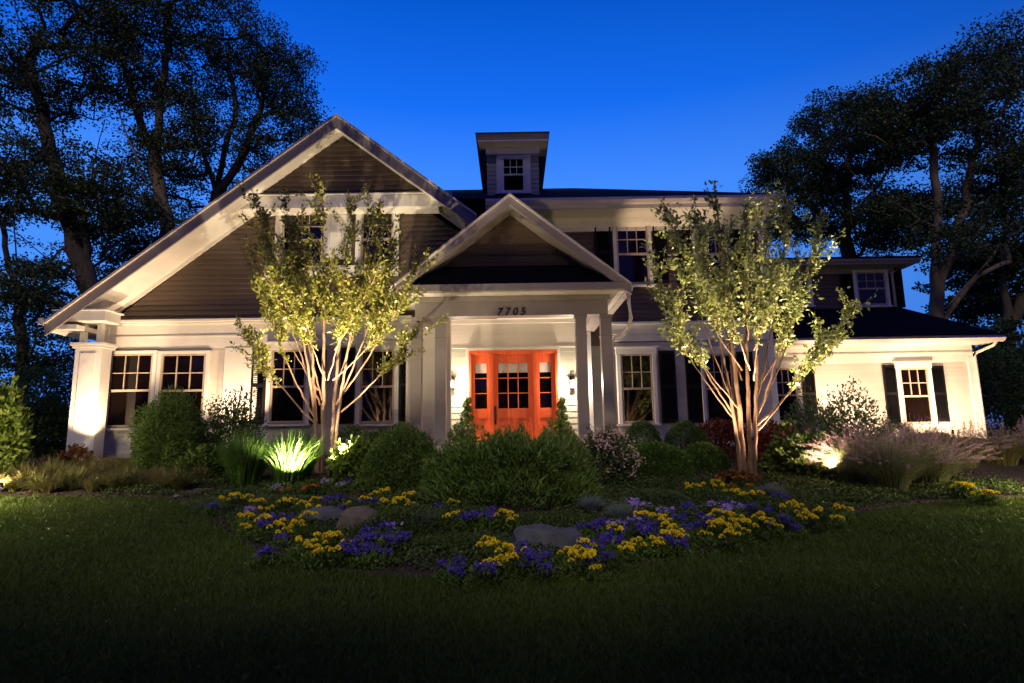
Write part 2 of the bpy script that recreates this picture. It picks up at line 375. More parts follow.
# ================================================================ HOUSE
H = thing('house', 'white-trimmed grey clapboard house with orange front door, portico and floodlit gable', 'house', (0, 14.0, 0.85))
def clap(poly, Y, mtl, name='siding', expo=0.125, holes=(), proud=0.022, parent=H):
    """lapped boards on a convex (x,z) polygon; real shadow lines"""
    zs = [p[1] for p in poly]; z = min(zs); top = max(zs); m = MB()
    def span(zz):
        xs = []
        for i in range(len(poly)):
            (x0, z0), (x1, z1) = poly[i], poly[(i + 1) % len(poly)]
            if (z0 <= zz <= z1 or z1 <= zz <= z0) and z0 != z1: xs.append(x0 + (x1 - x0) * (zz - z0) / (z1 - z0))
            elif z0 == z1 == zz: xs += [x0, x1]
        return (min(xs), max(xs)) if xs else None
    while z < top - 0.005:
        z1 = min(z + expo, top); a = span(z + 1e-5); b = span(z1 - 1e-5)
        if a and b:
            segs = [(a[0], a[1], b[0], b[1])]
            for hx0, hx1, hz0, hz1 in holes:
                if z < hz1 and z1 > hz0:
                    ns = []
                    for s in segs:
                        if s[1] <= hx0 or s[0] >= hx1: ns.append(s); continue
                        if s[0] < hx0: ns.append((s[0], hx0, s[2], hx0))
                        if s[1] > hx1: ns.append((hx1, s[1], hx1, s[3]))
                    segs = ns
            for s in segs:
                m.add([(s[0], Y - proud, z), (s[1], Y - proud, z), (s[3], Y - .006, z1), (s[2], Y - .006, z1), (s[0], Y, z), (s[1], Y, z), (s[2], Y, z1), (s[3], Y, z1)],
                      [(0, 1, 2, 3), (0, 4, 5, 1), (0, 3, 6, 4), (1, 5, 7, 2)])
        z = z1
    return m.build(name, mtl, parent)
def wx(a, b, ym, Y): return P(a, ym, Y).x, P(b, ym, Y).x
def window(x0, x1, z0, z1, Y, casing=.10, head=True, top_rows=2, cols=3, trim_m=None, parent=H, cl=True, crr=True, meet=.49):
    """double hung window: casing > sash, pane.  x/z are the glass opening"""
    tm = trim_m or M['white']; c = casing; s = .045
    m = MB()
    X0, X1, Z0, Z1 = x0 - s, x1 + s, z0 - s, z1 + s
    if cl: m.box(X0 - c, X0, Y - .10, Y - .001, Z0 - .02, Z1)
    if crr: m.box(X1, X1 + c, Y - .10, Y - .001, Z0 - .02, Z1)
    hl, hr = X0 - (c if cl else 0), X1 + (c if crr else 0)
    if head:
        m.box(hl - .02, hr + .02, Y - .105, Y - .001, Z1 + .001, Z1 + .15)
        m.box(hl - .06, hr + .06, Y - .15, Y - .001, Z1 + .151, Z1 + .20)
    else: m.box(hl, hr, Y - .10, Y - .001, Z1 + .001, Z1 + .07)
    m.box(hl - .04, hr + .04, Y - .14, Y - .001, Z0 - .075, Z0 - .021)
    w = m.build('window', tm, parent, bevel=.006)
    zm = z0 + (z1 - z0) * meet
    q = MB()
    ya, yb = Y - .085, Y - .045
    q.box(X0, x0, ya, yb, Z0, Z1); q.box(x1, X1, ya, yb, Z0, Z1); q.box(x0, x1, ya, yb, z1, Z1); q.box(x0, x1, ya, yb, Z0, z0)
    q.box(x0, x1, ya - .012, yb, zm - .025, zm + .025)
    for i in range(1, cols):
        xx = x0 + (x1 - x0) * i / cols; q.box(xx - .011, xx + .011, ya + .008, yb, zm + .026, z1 - .001)
    for i in range(1, top_rows):
        zz = zm + (z1 - zm) * i / top_rows; q.box(x0 + .001, x1 - .001, ya + .01, yb - .001, zz - .011, zz + .011)
    q.build('sash', M['sash'] if parent is H and trim_m is None else tm, w)
    MB().box(x0, x1, Y - .050, Y - .046, z0, z1).build('pane', M['glass'], w)
    return w
def shutter(x0, x1, z0, z1, Y):
    m = MB(); ya, yb = Y - .075, Y - .03; f = .045
    m.box(x0, x0 + f, ya, yb, z0, z1); m.box(x1 - f, x1, ya, yb, z0, z1)
    zm = z0 + (z1 - z0) * .5
    for a, b in ((z0, z0 + .09), (zm - .04, zm + .04), (z1 - .07, z1)): m.box(x0 + f, x1 - f, ya + .001, yb, a, b)
    for a, b in ((z0 + .09, zm - .04), (zm + .04, z1 - .07)):
        n = int((b - a) / .045)
        for i in range(n):
            zz = a + (b - a) * (i + .5) / n
            m.add([(x0 + f, ya + .004, zz - .018), (x1 - f, ya + .004, zz - .018), (x1 - f, yb - .004, zz + .022), (x0 + f, yb - .004, zz + .022), (x0 + f, ya + .010, zz - .020), (x1 - f, ya + .010, zz - .020)], [(0, 1, 2, 3), (0, 4, 5, 1)])
    m.box(x0 + f, x1 - f, yb - .004, yb, z0 + .09, z1 - .07)
    return m.build('shutter', M['shutter'], H)
def hbox(name, x0, x1, y0, y1, z0, z1, m, bevel=.005): return MB().box(x0, x1, y0, y1, z0, z1).build(name, m, H, bevel=bevel)
ZG = 0.55
# ---------- left gable wing (front wall y=14, upper triangle y=13.5, rake board y=13.0)
AX, AZ, SL = -3.99, 8.62, 0.765
def rz_(x, dz=0): return AZ + dz - SL * abs(x - AX)
XL, XR = -10.25, -0.75
LW, RW = -9.62, -2.35
MB().box(LW, -1.45, 14.0, 14.2, ZG, 4.0).box(LW, LW + .2, 14.2, 21, ZG, 4.1).build('wall', M['siding_lit'], H)
MB().prism([(LW, 4.0), (-0.35, 4.0), (-0.35, rz_(-.35, -.42)), (AX, rz_(AX, -.42)), (LW, rz_(LW, -.42))], 14.0, 14.2).build('gable_wall', M['siding'], H)
clap([(LW + .12, ZG), (RW, ZG), (RW, 3.98), (LW + .12, 3.98)], 14.0, M['siding_lit'], 'siding',
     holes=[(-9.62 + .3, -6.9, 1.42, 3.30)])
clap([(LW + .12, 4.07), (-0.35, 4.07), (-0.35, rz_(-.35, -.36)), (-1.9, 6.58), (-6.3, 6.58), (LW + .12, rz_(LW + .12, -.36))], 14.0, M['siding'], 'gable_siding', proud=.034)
# projecting triangle
xa_, xb_ = -6.42, -1.62
MB().prism([(xa_, 6.9), (xb_, 6.9), (AX, rz_(AX, -.32))], 13.52, 14.0).build('gable_peak', M['siding'], H)
clap([(xa_ - .05, 6.9), (xb_ + .05, 6.9), (AX, rz_(AX, -.30))], 13.52, M['siding'], 'gable_peak_siding', proud=.034)
MB().box(-6.62, -1.42, 13.49, 13.99, 6.60, 6.90).box(-6.66, -1.38, 13.44, 13.99, 6.905, 6.94).build('gable_band', M['white'], H, bevel=.006)
# base ledge + frieze
MB().box(LW - .02, RW, 13.82, 13.999, 3.99, 4.05).box(LW - .02, RW, 13.90, 13.999, 3.94, 3.985).build('ledge', M['white'], H, bevel=.005)
MB().box(LW + .12, RW, 13.955, 13.97, 3.68, 3.938).box(LW + .12, RW, 13.935, 13.97, 3.63, 3.678).box(LW + .12, RW, 13.955, 13.97, 3.38, 3.628).build('frieze_board', M['white'], H, bevel=.004)
hbox('corner_board', LW - .03, LW + .12, 13.93, 13.999, ZG, 3.93, M['white'])
# roof of the left wing
m = MB()
m.slab([(XL, 13.0, rz_(XL)), (AX, 13.0, rz_(AX)), (AX, 23, rz_(AX)), (XL, 23, rz_(XL))], .10)
m.slab([(AX, 13.0, rz_(AX)), (XR, 13.0, rz_(XR)), (XR, 23, rz_(XR)), (AX, 23, rz_(AX))], .10)
m.build('roof', M['roof'], H)
def rake(xa, za, xb, zb, y0, y1, h):
    return MB().add([(xa, y0, za), (xb, y0, zb), (xb, y0, zb - h), (xa, y0, za - h), (xa, y1, za), (xb, y1, zb), (xb, y1, zb - h), (xa, y1, za - h)],
                    [(0, 3, 2, 1), (4, 5, 6, 7), (0, 1, 5, 4), (1, 2, 6, 5), (2, 3, 7, 6), (3, 0, 4, 7)])
for s in (0, 1):
    xe = XL if s == 0 else XR
    rake(AX, rz_(AX, -.03), xe, rz_(xe, -.03), 12.95, 12.998, .26).build('rake_board', M['column'], H)
    rake(AX, rz_(AX, .035), xe, rz_(xe, .035), 12.90, 12.999, .06).build('rake_trim', M['metal_white'], H)
    rake(AX, rz_(AX, -.14), xe, rz_(xe, -.14), 13.0, 14.0, .05).build('rake_soffit', M['white'], H)
    # frieze along the rake on the wall
    rake(AX, rz_(AX, -.19), (LW if s == 0 else -.4), rz_(LW if s == 0 else -.4, -.19), 13.95, 13.999, .10).build('rake_frieze', M['white'], H)
# right-hand lower rake return (boxed corner beside the band)
MB().prism([(-1.60, 6.88), (-1.15, 6.58), (-.92, 6.12), (-1.05, 6.02), (-1.42, 6.60)], 13.2, 13.97).build('rake_return', M['white'], H, bevel=.005)
# eave return at left corner
MB().box(-10.1, -9.0, 13.02, 13.55, 3.88, 4.10).box(-10.16, -8.95, 12.97, 13.60, 4.105, 4.14).build('eave_return', M['white'], H, bevel=.006)
MB().box(-10.3, -9.6, 13.0, 23, 3.70, 3.80).build('eave_soffit', M['white'], H)
MB().box(-10.42, -10.28, 12.93, 23, 3.80, 3.95).build('gutter', M['metal_white'], H, bevel=.01)
# corner pillar with cap and three short posts
MB().box(-9.78, -9.18, 13.28, 13.62, ZG, 3.30).box(-9.66, -9.30, 13.262, 13.279, .75, 3.2).build('corner_pillar', M['white'], H, bevel=.008)
MB().box(-9.83, -9.13, 13.23, 13.67, 3.305, 3.36).box(-9.86, -9.10, 13.20, 13.70, 3.365, 3.43).build('pillar_cap', M['white'], H, bevel=.006)
for x in (-9.74, -9.36): MB().box(x, x + .11, 13.32, 13.43, 3.431, 3.87).build('post', M['white'], H, bevel=.004)
# left wing windows
def win(px0, px1, py0, py1, Y, **k):
    ym = (py0 + py1) / 2; xm = (px0 + px1) / 2
    return window(P(px0, ym, Y).x, P(px1, ym, Y).x, P(xm, py1, Y).z, P(xm, py0, Y).z, Y, **k)
def shut(px0, px1, py0, py1, Y):
    ym = (py0 + py1) / 2; xm = (px0 + px1) / 2
    return shutter(P(px0, ym, Y).x, P(px1, ym, Y).x, P(xm, py1, Y).z, P(xm, py0, Y).z, Y)
win(112, 151, 356, 425, 14, crr=True, casing=.09, head=False)
win(163, 204, 356, 425, 14, cl=True, casing=.09, head=False)
win(274, 305, 352, 421, 14)
win(363, 393, 352, 421, 14)
shut(252, 266, 348, 424, 14); shut(311, 326, 350, 424, 14); shut(341, 355, 348, 424, 14); shut(400, 409, 348, 422, 14)
MB().box(-6.75, -5.95, 13.94, 13.975, 1.35, 3.37).build('wall_panel', M['white'], H, bevel=.004)
# upper windows in the gable
win(285, 322, 214, 268, 14, head=False, casing=.17); win(364, 392, 212, 268, 14, head=False, casing=.14)
MB().box(P(326, 240, 14).x + .12, P(356, 240, 14).x - .1, 13.93, 13.999, 5.5, 6.59).build('wall_panel', M['white'], H)
MB().box(P(268, 270, 14).x, P(400, 270, 14).x, 13.80, 13.999, 5.05, 5.28).build('window_ledge', M['white'], H, bevel=.006)

# ---------- main body (front wall y=15), both storeys
ME = 6.97; MX0, MX1 = -2.4, 6.55
MB().box(MX0, MX1, 15.0, 15.2, ZG, 6.7).box(MX1 - .2, MX1, 15.2, 22, ZG, 6.7).build('wall', M['siding'], H)
clap([(2.6, ZG), (MX1 - .13, ZG), (MX1 - .13, 3.5), (2.6, 3.5)], 15.0, M['siding_lit'], 'siding')
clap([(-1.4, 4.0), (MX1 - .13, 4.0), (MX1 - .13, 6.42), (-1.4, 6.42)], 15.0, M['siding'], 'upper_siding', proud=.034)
MB().box(MX1 - .13, MX1 + .03, 14.93, 14.999, ZG, 6.40).build('corner_board', M['white'], H, bevel=.004)
MB().box(2.5, MX1 + .04, 14.82, 14.999, 3.94, 4.0).box(2.5, MX1 + .03, 14.94, 14.975, 3.52, 3.935).box(2.5, MX1 + .035, 14.92, 14.975, 3.70, 3.735).build('frieze_board', M['white'], H, bevel=.004)
# main cornice: gutter, soffit, crown and frieze
MB().box(-.6, 6.74, 14.10, 15.0, 6.72, 6.76).build('eave_soffit', M['white'], H)
MB().prismx([(14.0, 6.97), (13.98, 6.90), (14.03, 6.83), (14.08, 6.80), (14.10, 6.72), (14.12, 6.72), (14.12, 6.97)], -.6, 6.76).box(6.66, 6.76, 14.12, 22, 6.80, 6.97).build('gutter', M['metal_white'], H)
MB().prismx([(14.999, 6.719), (14.75, 6.719), (14.82, 6.62), (14.93, 6.52), (14.93, 6.42), (14.999, 6.42)], -1.4, MX1 + .04).build('crown_moulding', M['white'], H)
m = MB()   # hip roof
m.slab([(-1.6, 14.0, 6.98), (6.78, 14.0, 6.98), (2.2, 19.5, 9.55), (-5.0, 19.5, 9.55), (-5.0, 17.4, 8.57)], .09)
m.slab([(6.78, 14.0, 6.98), (6.78, 25.0, 6.98), (2.2, 19.5, 9.55)], .09)
m.slab([(6.78, 25.0, 6.98), (-5.0, 25.0, 6.98), (-5.0, 19.5, 9.55), (2.2, 19.5, 9.55)], .09)
m.build('roof', M['roof'], H)
# lower right windows
win(623, 651, 356, 421, 15); win(706, 731, 356, 421, 15, casing=.08)
shut(660, 676, 351, 423, 15); shut(686, 702, 352, 423, 15); shut(738, 754, 352, 423, 15)
# upper right windows
win(618, 646, 226, 283, 15, head=False, casing=.09); win(698, 724, 226, 283, 15, head=False, casing=.09)
shut(595, 611, 222, 284, 15); shut(653, 667, 222, 284, 15); shut(675, 691, 222, 284, 15); shut(731, 746, 222, 284, 15)

# ---------- dormer
DX0, DX1 = P(487, 175, 15.5).x, P(539, 175, 15.5).x
MB().box(DX0, DX1, 15.52, 18.6, 7.4, 8.98).build('dormer_wall', M['siding'], H)
clap([(DX0, 7.5), (DX1, 7.5), (DX1, 8.98), (DX0, 8.98)], 15.52, M['porchsiding'], 'dormer_siding')
wa, wb = P(504, 175, 15.5).x, P(523, 175, 15.5).x
window(wa, wb, P(513, 191, 15.5).z, P(513, 160, 15.5).z, 15.52, casing=.16, head=False, trim_m=M['white'])
MB().box(DX0 - .02, DX1 + .02, 15.38, 15.50, 8.80, 8.985).build('dormer_frieze', M['white'], H, bevel=.004)
ex0, ex1 = DX0 - .22, DX1 + .22
MB().box(ex0, ex1, 15.0, 18.8, 8.99, 9.02).build('dormer_soffit', M['white'], H)
MB().prismx([(14.96, 9.19), (14.96, 9.14), (15.0, 9.10), (15.02, 9.021), (15.10, 9.021), (15.10, 9.19)], ex0 - .03, ex1 + .03).box(ex0 - .03, ex0 + .03, 15.11, 18.8, 9.021, 9.19).box(ex1 - .03, ex1 + .03, 15.11, 18.8, 9.021, 9.19).build('dormer_fascia', M['column'], H)
m = MB(); zt = 9.20
xc = (ex0 + ex1) / 2
m.slab([(ex0 - .06, 14.92, zt), (ex1 + .06, 14.92, zt), (xc, 15.9, zt + .14)], .012)
m.slab([(ex0 - .06, 14.92, zt), (xc, 15.9, zt + .14), (xc, 19.2, zt + .14), (ex0 - .06, 19.2, zt)], .012)
m.slab([(ex1 + .06, 14.92, zt), (xc, 15.9, zt + .14), (xc, 19.2, zt + .14), (ex1 + .06, 19.2, zt)], .012)
m.build('dormer_roof', M['roof'], H)

# ---------- portico
PA, PZ, PS = 0.0, 6.33, 0.80
def pz(x, dz=0): return PZ + dz - PS * abs(x - PA)
PXE = 2.52
MB().slab([(-PXE, 12.3, pz(PXE)), (0, 12.3, PZ), (0, 15, PZ), (-PXE, 15, pz(PXE))], .08).slab([(PXE, 12.3, pz(PXE)), (0, 12.3, PZ), (0, 15, PZ), (PXE, 15, pz(PXE))], .08).build('portico_roof', M['roof'], H)
for s in (-1, 1):
    xe = s * PXE
    rake(0, PZ - .002, xe, pz(xe) - .002, 12.25, 12.298, .215).build('portico_rake', M['column'], H)
    rake(0, PZ + .03, xe, pz(xe) + .03, 12.20, 12.299, .05).build('portico_rake_trim', M['metal_white'], H)
    rake(0, PZ - .12, xe, pz(xe) - .12, 12.3, 13.0, .045).build('portico_rake_soffit', M['column'], H)
MB().prism([(-2.1, 4.35), (2.1, 4.35), (2.1, pz(2.1, -.17)), (0, PZ - .17), (-2.1, pz(2.1, -.17))], 13.0, 14.99).build('portico_gable', M['siding'], H)
# shake siding in the tympanum
clap([(-1.75, 4.9), (1.75, 4.9), (0, PZ - .2)], 13.0, M['siding'], 'portico_shakes', expo=.16)
MB().slab([(-2.3, 12.3, 4.385), (2.3, 12.3, 4.385), (1.85, 12.98, 4.97), (-1.85, 12.98, 4.97)], .03).build('skirt_roof', M['roof'], H)
MB().box(-2.42, 2.42, 12.24, 12.32, 4.235, 4.38).box(-2.46, -2.38, 12.32, 14.95, 4.235, 4.38).box(2.38, 2.46, 12.32, 14.95, 4.235, 4.38).build('portico_fascia', M['column'], H, bevel=.005)
MB().box(-2.4, 2.4, 12.33, 14.95, 4.21, 4.234).build('portico_soffit', M['white'], H)
# entablature: three-sided beam, hollow, with ceiling
BM = M['column']
MB().box(-2.08, 2.08, 12.68, 12.98, 3.78, 4.205).box(-2.08, -1.78, 12.981, 14.99, 3.78, 4.205).box(1.78, 2.08, 12.981, 14.99, 3.78, 4.205).box(-2.12, 2.12, 12.63, 12.679, 4.10, 4.204).build('portico_beam', BM, H, bevel=.006)
MB().box(-1.779, 1.779, 12.985, 14.975, 4.12, 4.16).build('porch_ceiling', M['white'], H)
def column(xc, yc, w=.23, z1=3.778):
    m = MB(); h = w / 2
    m.box(xc - h, xc + h, yc - h, yc + h, 1.13, z1 - .07)
    m.box(xc - h - .03, xc + h + .03, yc - h - .03, yc + h + .03, 1.04, 1.129)
    m.box(xc - h - .02, xc + h + .02, yc - h - .02, yc + h + .02, z1 - .069, z1)
    m.box(xc - h - .012, xc + h + .012, yc - h - .012, yc + h + .012, 3.30, 3.33)
    m.build('column', M['column'], H, bevel=.006)
for px in (417, 441, 581, 606):
    column(P(px, 340, 12.83).x, 12.83)
for s in (-1.89, 1.89): MB().box(s - .09, s + .09, 14.86, 14.974, 1.05, 3.775).build('pilaster', M['white'], H, bevel=.005)
MB().box(-2.3, 2.3, 12.55, 14.99, ZG, 1.04).box(-1.5, 1.5, 12.2, 12.549, ZG, .88).build('porch_floor', M['stoneplinth'], H)
# door wall
clap([(-2.3, 1.05), (2.3, 1.05), (2.3, 3.42), (-2.3, 3.42)], 15.0, M['porchsiding'], 'porch_siding', expo=.15)
MB().box(-1.79, 1.79, 14.955, 14.975, 3.43, 4.02).box(-1.79, 1.79, 14.88, 14.975, 4.021, 4.118).box(-1.79, 1.79, 14.93, 14.975, 3.40, 3.429).build('porch_frieze', M['siding_lit'], H, bevel=.004)
# door unit
fx0, fx1 = P(469, 385, 14.9).x, P(558, 385, 14.9).x; zt = P(512, 350, 14.9).z
DM = M['door']; zb = 1.05
m = MB(); m.box(fx0 - .07, fx0 - .001, 14.86, 14.974, zb, zt + .07).box(fx1 + .001, fx1 + .07, 14.86, 14.974, zb, zt + .07).box(fx0 - .001, fx1 + .001, 14.86, 14.974, zt + .001, zt + .07)
m.build('door_casing', M['siding_lit'], H, bevel=.004)
def X(px): return P(px, 385, 14.9).x
def Z(py): return P(512, py, 14.9).z
m = MB(); m.box(fx0, fx1, 14.86, 14.974, zt - .10, zt)
for a, b in ((fx0, X(471.5)), (X(489), X(493.4)), (X(533.6), X(537.5)), (X(555.5), fx1)): m.box(a, b, 14.85, 14.974, zb, zt - .101)
m.build('door_frame', DM, H, bevel=.006)
def leaf(name, xa, xb, ga, gb, cols, rows):
    z1 = zt - .103; gz0, gz1 = Z(408.3), Z(363); ya, yb = 14.90, 14.95
    m = MB()
    m.box(xa + .003, ga, ya, yb, zb, z1); m.box(gb, xb - .003, ya, yb, zb, z1); m.box(ga, gb, ya, yb, gz1, z1); m.box(ga, gb, ya, yb, Z(418), gz0)
    m.box(ga, gb, ya + .022, yb, zb + .22, Z(418)); m.box(ga, gb, ya, yb, zb, zb + .219)
    if gb - ga > .5: m.box((ga + gb) / 2 - .05, (ga + gb) / 2 + .05, ya + .001, ya + .022, zb + .22, Z(418))
    for i in range(1, cols): xx = ga + (gb - ga) * i / cols; m.box(xx - .012, xx + .012, ya + .006, yb - .01, gz0, gz1)
    for i in range(1, rows): zz = gz0 + (gz1 - gz0) * i / rows; m.box(ga, gb, ya + .008, yb - .012, zz - .012, zz + .012)
    d = m.build(name, DM, H, bevel=.004)
    MB().box(ga, gb, 14.930, 14.935, gz0, gz1).build('pane', M['glass'], d)
    MB().box(ga + .01, gb - .01, 14.924, 14.929, gz1 - .24, gz1 - .002).build('glass_reflection', M['siding_lit'], d)  # pale strip imitating the reflection band across the top of the glass
    return d
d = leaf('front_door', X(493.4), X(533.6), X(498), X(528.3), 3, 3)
hx = X(495.2)
MB().box(hx - .025, hx + .025, 14.885, 14.899, Z(424), Z(406)).tube([(hx, 14.885, Z(408)), (hx, 14.84, Z(409.5)), (hx, 14.83, Z(414)), (hx, 14.84, Z(420)), (hx, 14.885, Z(421.5))], .011, 8).build('handle', M['black'], d)
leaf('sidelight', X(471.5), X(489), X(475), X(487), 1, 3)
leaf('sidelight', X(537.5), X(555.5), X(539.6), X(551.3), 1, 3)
# lanterns
M['lampglass'] = mat('lit_frosted_glass', (.9, .85, .7), None, 5, .4, emit=(1, .76, .46, 9))
for px in (451.5, 572.5):
    c = P(px, 384, 14.84)
    r = MB().box(c.x - .05, c.x + .05, 14.93, 14.974, c.z - .12, c.z + .22).tube([(c.x, 14.93, c.z + .17), (c.x, 14.86, c.z + .21), (c.x, 14.84, c.z + .14)], .010, 8).tube([(c.x, 14.84, c.z + .15), (c.x, 14.84, c.z + .125), (c.x, 14.84, c.z + .09)], [.015, .05, .075], 10).tube([(c.x, 14.84, c.z - .09), (c.x, 14.84, c.z - .11)], .05, 10).build('wall_lantern', M['black'], H)
    MB().tube([(c.x, 14.84, c.z + .088), (c.x, 14.84, c.z - .089)], [.055, .048], 12).build('lamp_glass', M['lampglass'], r, smooth=True)
    lamp('POINT', 'lantern_lamp', (c.x, 14.72, c.z), 150, size=.05, color=(1, .79, .58))
# house number
def digits():
    cu = bpy.data.curves.new('num', 'FONT'); cu.body = '7705'; cu.size = .24; cu.extrude = .004; cu.offset = .002; cu.shear = .2; cu.space_character = 1.4; cu.align_x = 'CENTER'
    o = bpy.data.objects.new('tmp', cu); COL.objects.link(o); bpy.context.view_layer.update()
    me = bpy.data.meshes.new_from_object(o.evaluated_get(bpy.context.evaluated_depsgraph_get())); bpy.data.objects.remove(o)
    c = P(511, 315.2, 12.66)
    for v in me.vertices: x, y, z = v.co; v.co = Vector((x + c.x, 12.665 - z, y + c.z)) - H.location
    me.materials.clear(); me.materials.append(M['black'])
    q = bpy.data.objects.new('house_number', me); COL.objects.link(q); q.parent = H
digits()
# downspouts
def spout(pts, r=.042): MB().tube(pts, r, 8).build('downspout', M['metal_white'], H, smooth=True)
a = P(630, 291, 12.45)
spout([(2.50, 12.5, 4.2), (2.50, 12.5, 3.98), P(631, 318, 12.6), P(629, 327, 12.8), P(622, 334, 13.1), P(615, 337, 13.2), P(612, 343, 13.2), P(612, 352, 13.2), P(616, 455, 13.2)])
spout([P(392, 326, 13.7), P(396, 333, 13.7), P(404, 336, 13.5), P(408, 341, 13.4), P(408, 352, 13.4), P(407, 450, 13.4)])
MB().box(2.42, 2.56, 12.30, 14.9, 4.20, 4.34).build('gutter', M['metal_white'], H, bevel=.01)
MB().box(-2.56, -2.42, 12.30, 13.9, 4.20, 4.34).build('gutter', M['metal_white'], H, bevel=.01)

# ---------- right wing (front wall y=16.8)
WX0, WX1 = 6.5, P(976, 400, 16.8).x
MB().box(WX0, WX1, 16.8, 17.0, ZG, 3.6).box(WX1 - .2, WX1, 17, 24, ZG, 3.6).build('wall', M['siding_lit'], H)
clap([(WX0, ZG), (WX1 - .12, ZG), (WX1 - .12, 3.2), (WX0, 3.2)], 16.8, M['siding_lit'], 'siding', expo=.11)
MB().box(WX1 - .12, WX1 + .03, 16.73, 16.80, ZG, 3.2).build('corner_board', M['white'], H)
WE = 3.69
MB().box(WX0, WX1 + .03, 16.74, 16.775, 3.08, 3.54).box(WX0, WX1 + .05, 16.70, 16.775, 3.30, 3.34).build('frieze_board', M['white'], H)
EX = 13.32
MB().box(WX0, EX - .1, 16.1, 16.8, 3.54, 3.57).box(WX1, EX - .1, 16.801, 24, 3.54, 3.57).build('eave_soffit', M['white'], H)
MB().prismx([(16.0, WE), (15.98, 3.63), (16.05, 3.55), (16.1, 3.53), (16.1, WE)], WX0 - .2, EX).box(EX - .1, EX, 16.11, 24, 3.55, WE).build('gutter', M['metal_white'], H)
spout([(EX - .15, 16.08, 3.6), (EX - .2, 16.2, 3.45), (WX1 + .1, 16.66, 3.32), (WX1 + .05, 16.69, 3.2), (WX1 + .05, 16.69, .7)], .04)
MB().slab([(6.4, 15.98, 3.70), (EX + .02, 15.98, 3.70), (12.2, 18.6, 5.05), (6.4, 18.6, 5.05)], .08).slab([(EX + .02, 15.98, 3.70), (EX + .02, 24, 3.70), (12.2, 18.6, 5.05)], .08).slab([(EX + .02, 24, 3.7), (6.4, 24, 3.7), (6.4, 18.6, 5.05), (12.2, 18.6, 5.05)], .08).build('roof', M['roof'], H)
win(902, 927, 370, 422, 16.8, casing=.10); shut(884, 897, 365, 423, 16.8); shut(932, 945, 366, 422, 16.8)
win(776, 795, 370, 420, 16.8, casing=.08); shut(803, 815, 368, 420, 16.8)
# rear upper storey
MB().box(6.4, 12.05, 18.5, 24, 4.6, 6.25).build('rear_wall', M['siding'], H)
clap([(6.4, 4.9), (11.95, 4.9), (11.95, 6.1), (6.4, 6.1)], 18.5, M['siding'], 'rear_siding', proud=.034)
MB().box(6.4, 12.5, 17.9, 18.6, 6.26, 6.3).prismx([(17.85, 6.47), (17.85, 6.36), (17.92, 6.30), (17.95, 6.26), (17.95, 6.47)], 6.4, 12.6).box(6.4, 12.1, 18.42, 18.475, 6.1, 6.259).build('rear_cornice', M['column'], H)
MB().slab([(6.2, 17.82, 6.48), (12.65, 17.82, 6.48), (9.8, 21, 7.3), (6.2, 21, 7.3)], .06).slab([(12.65, 17.82, 6.48), (12.65, 25, 6.48), (9.8, 21, 7.3)], .06).build('rear_roof', M['roof'], H)
win(857, 883, 274, 304, 18.5, head=False, casing=.10); shut(840, 852, 268, 308, 18.5); shut(889, 902, 268, 308, 18.5)
win(790, 806, 270, 304, 18.5, head=False, casing=.10)
spout([(12.35, 17.95, 6.3), (12.0, 18.38, 6.1), (12.0, 18.38, 5.0)], .04)
hbox('foundation', LW + .01, -2.4, 13.96, 13.999, ZG - .1, .95, M['stoneplinth'])
# ================================================================ PLANT HELPERS
def unit(a): return a / np.maximum(np.linalg.norm(a, axis=-1, keepdims=True), 1e-9)
def leaves_geo(p, d, L, Wd, rg, fold=.15):
    """one bent rhombus per leaf"""
    n = len(p); L = np.broadcast_to(L, (n,))[:, None]; Wd = np.broadcast_to(Wd, (n,))[:, None]
    d = unit(d); s = unit(np.cross(d, rg.normal(size=(n, 3)))); nn = np.cross(s, d)
    mid = p + d * L * .45 + nn * L * fold
    V = np.stack([p, mid + s * Wd * .5, p + d * L, mid - s * Wd * .5], 1).reshape(-1, 3); i = np.arange(n) * 4
    return V, np.stack([i, i + 1, i + 2, i + 3], 1)
def lumps(rg, k=7, lo=2, hi=6):
    A = [(rg.normal(size=3) * rg.uniform(lo, hi), rg.uniform(0, 6.28)) for _ in range(k)]
    return lambda D: sum(np.sin(D @ a + f) for a, f in A) / sqrt(k)
def join(parts):
    V = []; Fd = {}; off = 0
    for v, f in parts:
        V.append(v); Fd.setdefault(f.shape[1], []).append(f + off); off += len(v)
    return np.concatenate(V), [np.concatenate(x) for x in Fd.values()]
def tubes_np(segs, n=5):
    """segs: (k,8) x0 y0 z0 x1 y1 z1 r0 r1"""
    s = np.asarray(segs); a = s[:, :3]; b = s[:, 3:6]; d = unit(b - a); ref = np.where(np.abs(d[:, 2:3]) > .9, [[1., 0, 0]], [[0, 0, 1.]])
    u = unit(np.cross(d, ref)); w = np.cross(d, u); k = len(s); A = np.arange(n) * 2 * pi / n
    ring = u[:, None, :] * np.cos(A)[None, :, None] + w[:, None, :] * np.sin(A)[None, :, None]
    r0, r1 = s[:, 6][:, None, None], s[:, 7][:, None, None]
    ext = d[:, None, :] * r1 * .35
    V = np.concatenate([a[:, None, :] + ring * r0 - d[:, None, :] * r0 * .2, b[:, None, :] + ring * r1 + ext], 1).reshape(-1, 3)
    base = (np.arange(k) * 2 * n)[:, None]; i = np.arange(n)[None, :]; j = (i + 1) % n
    return V, np.stack([base + i, base + j, base + n + j, base + n + i], -1).reshape(-1, 4)
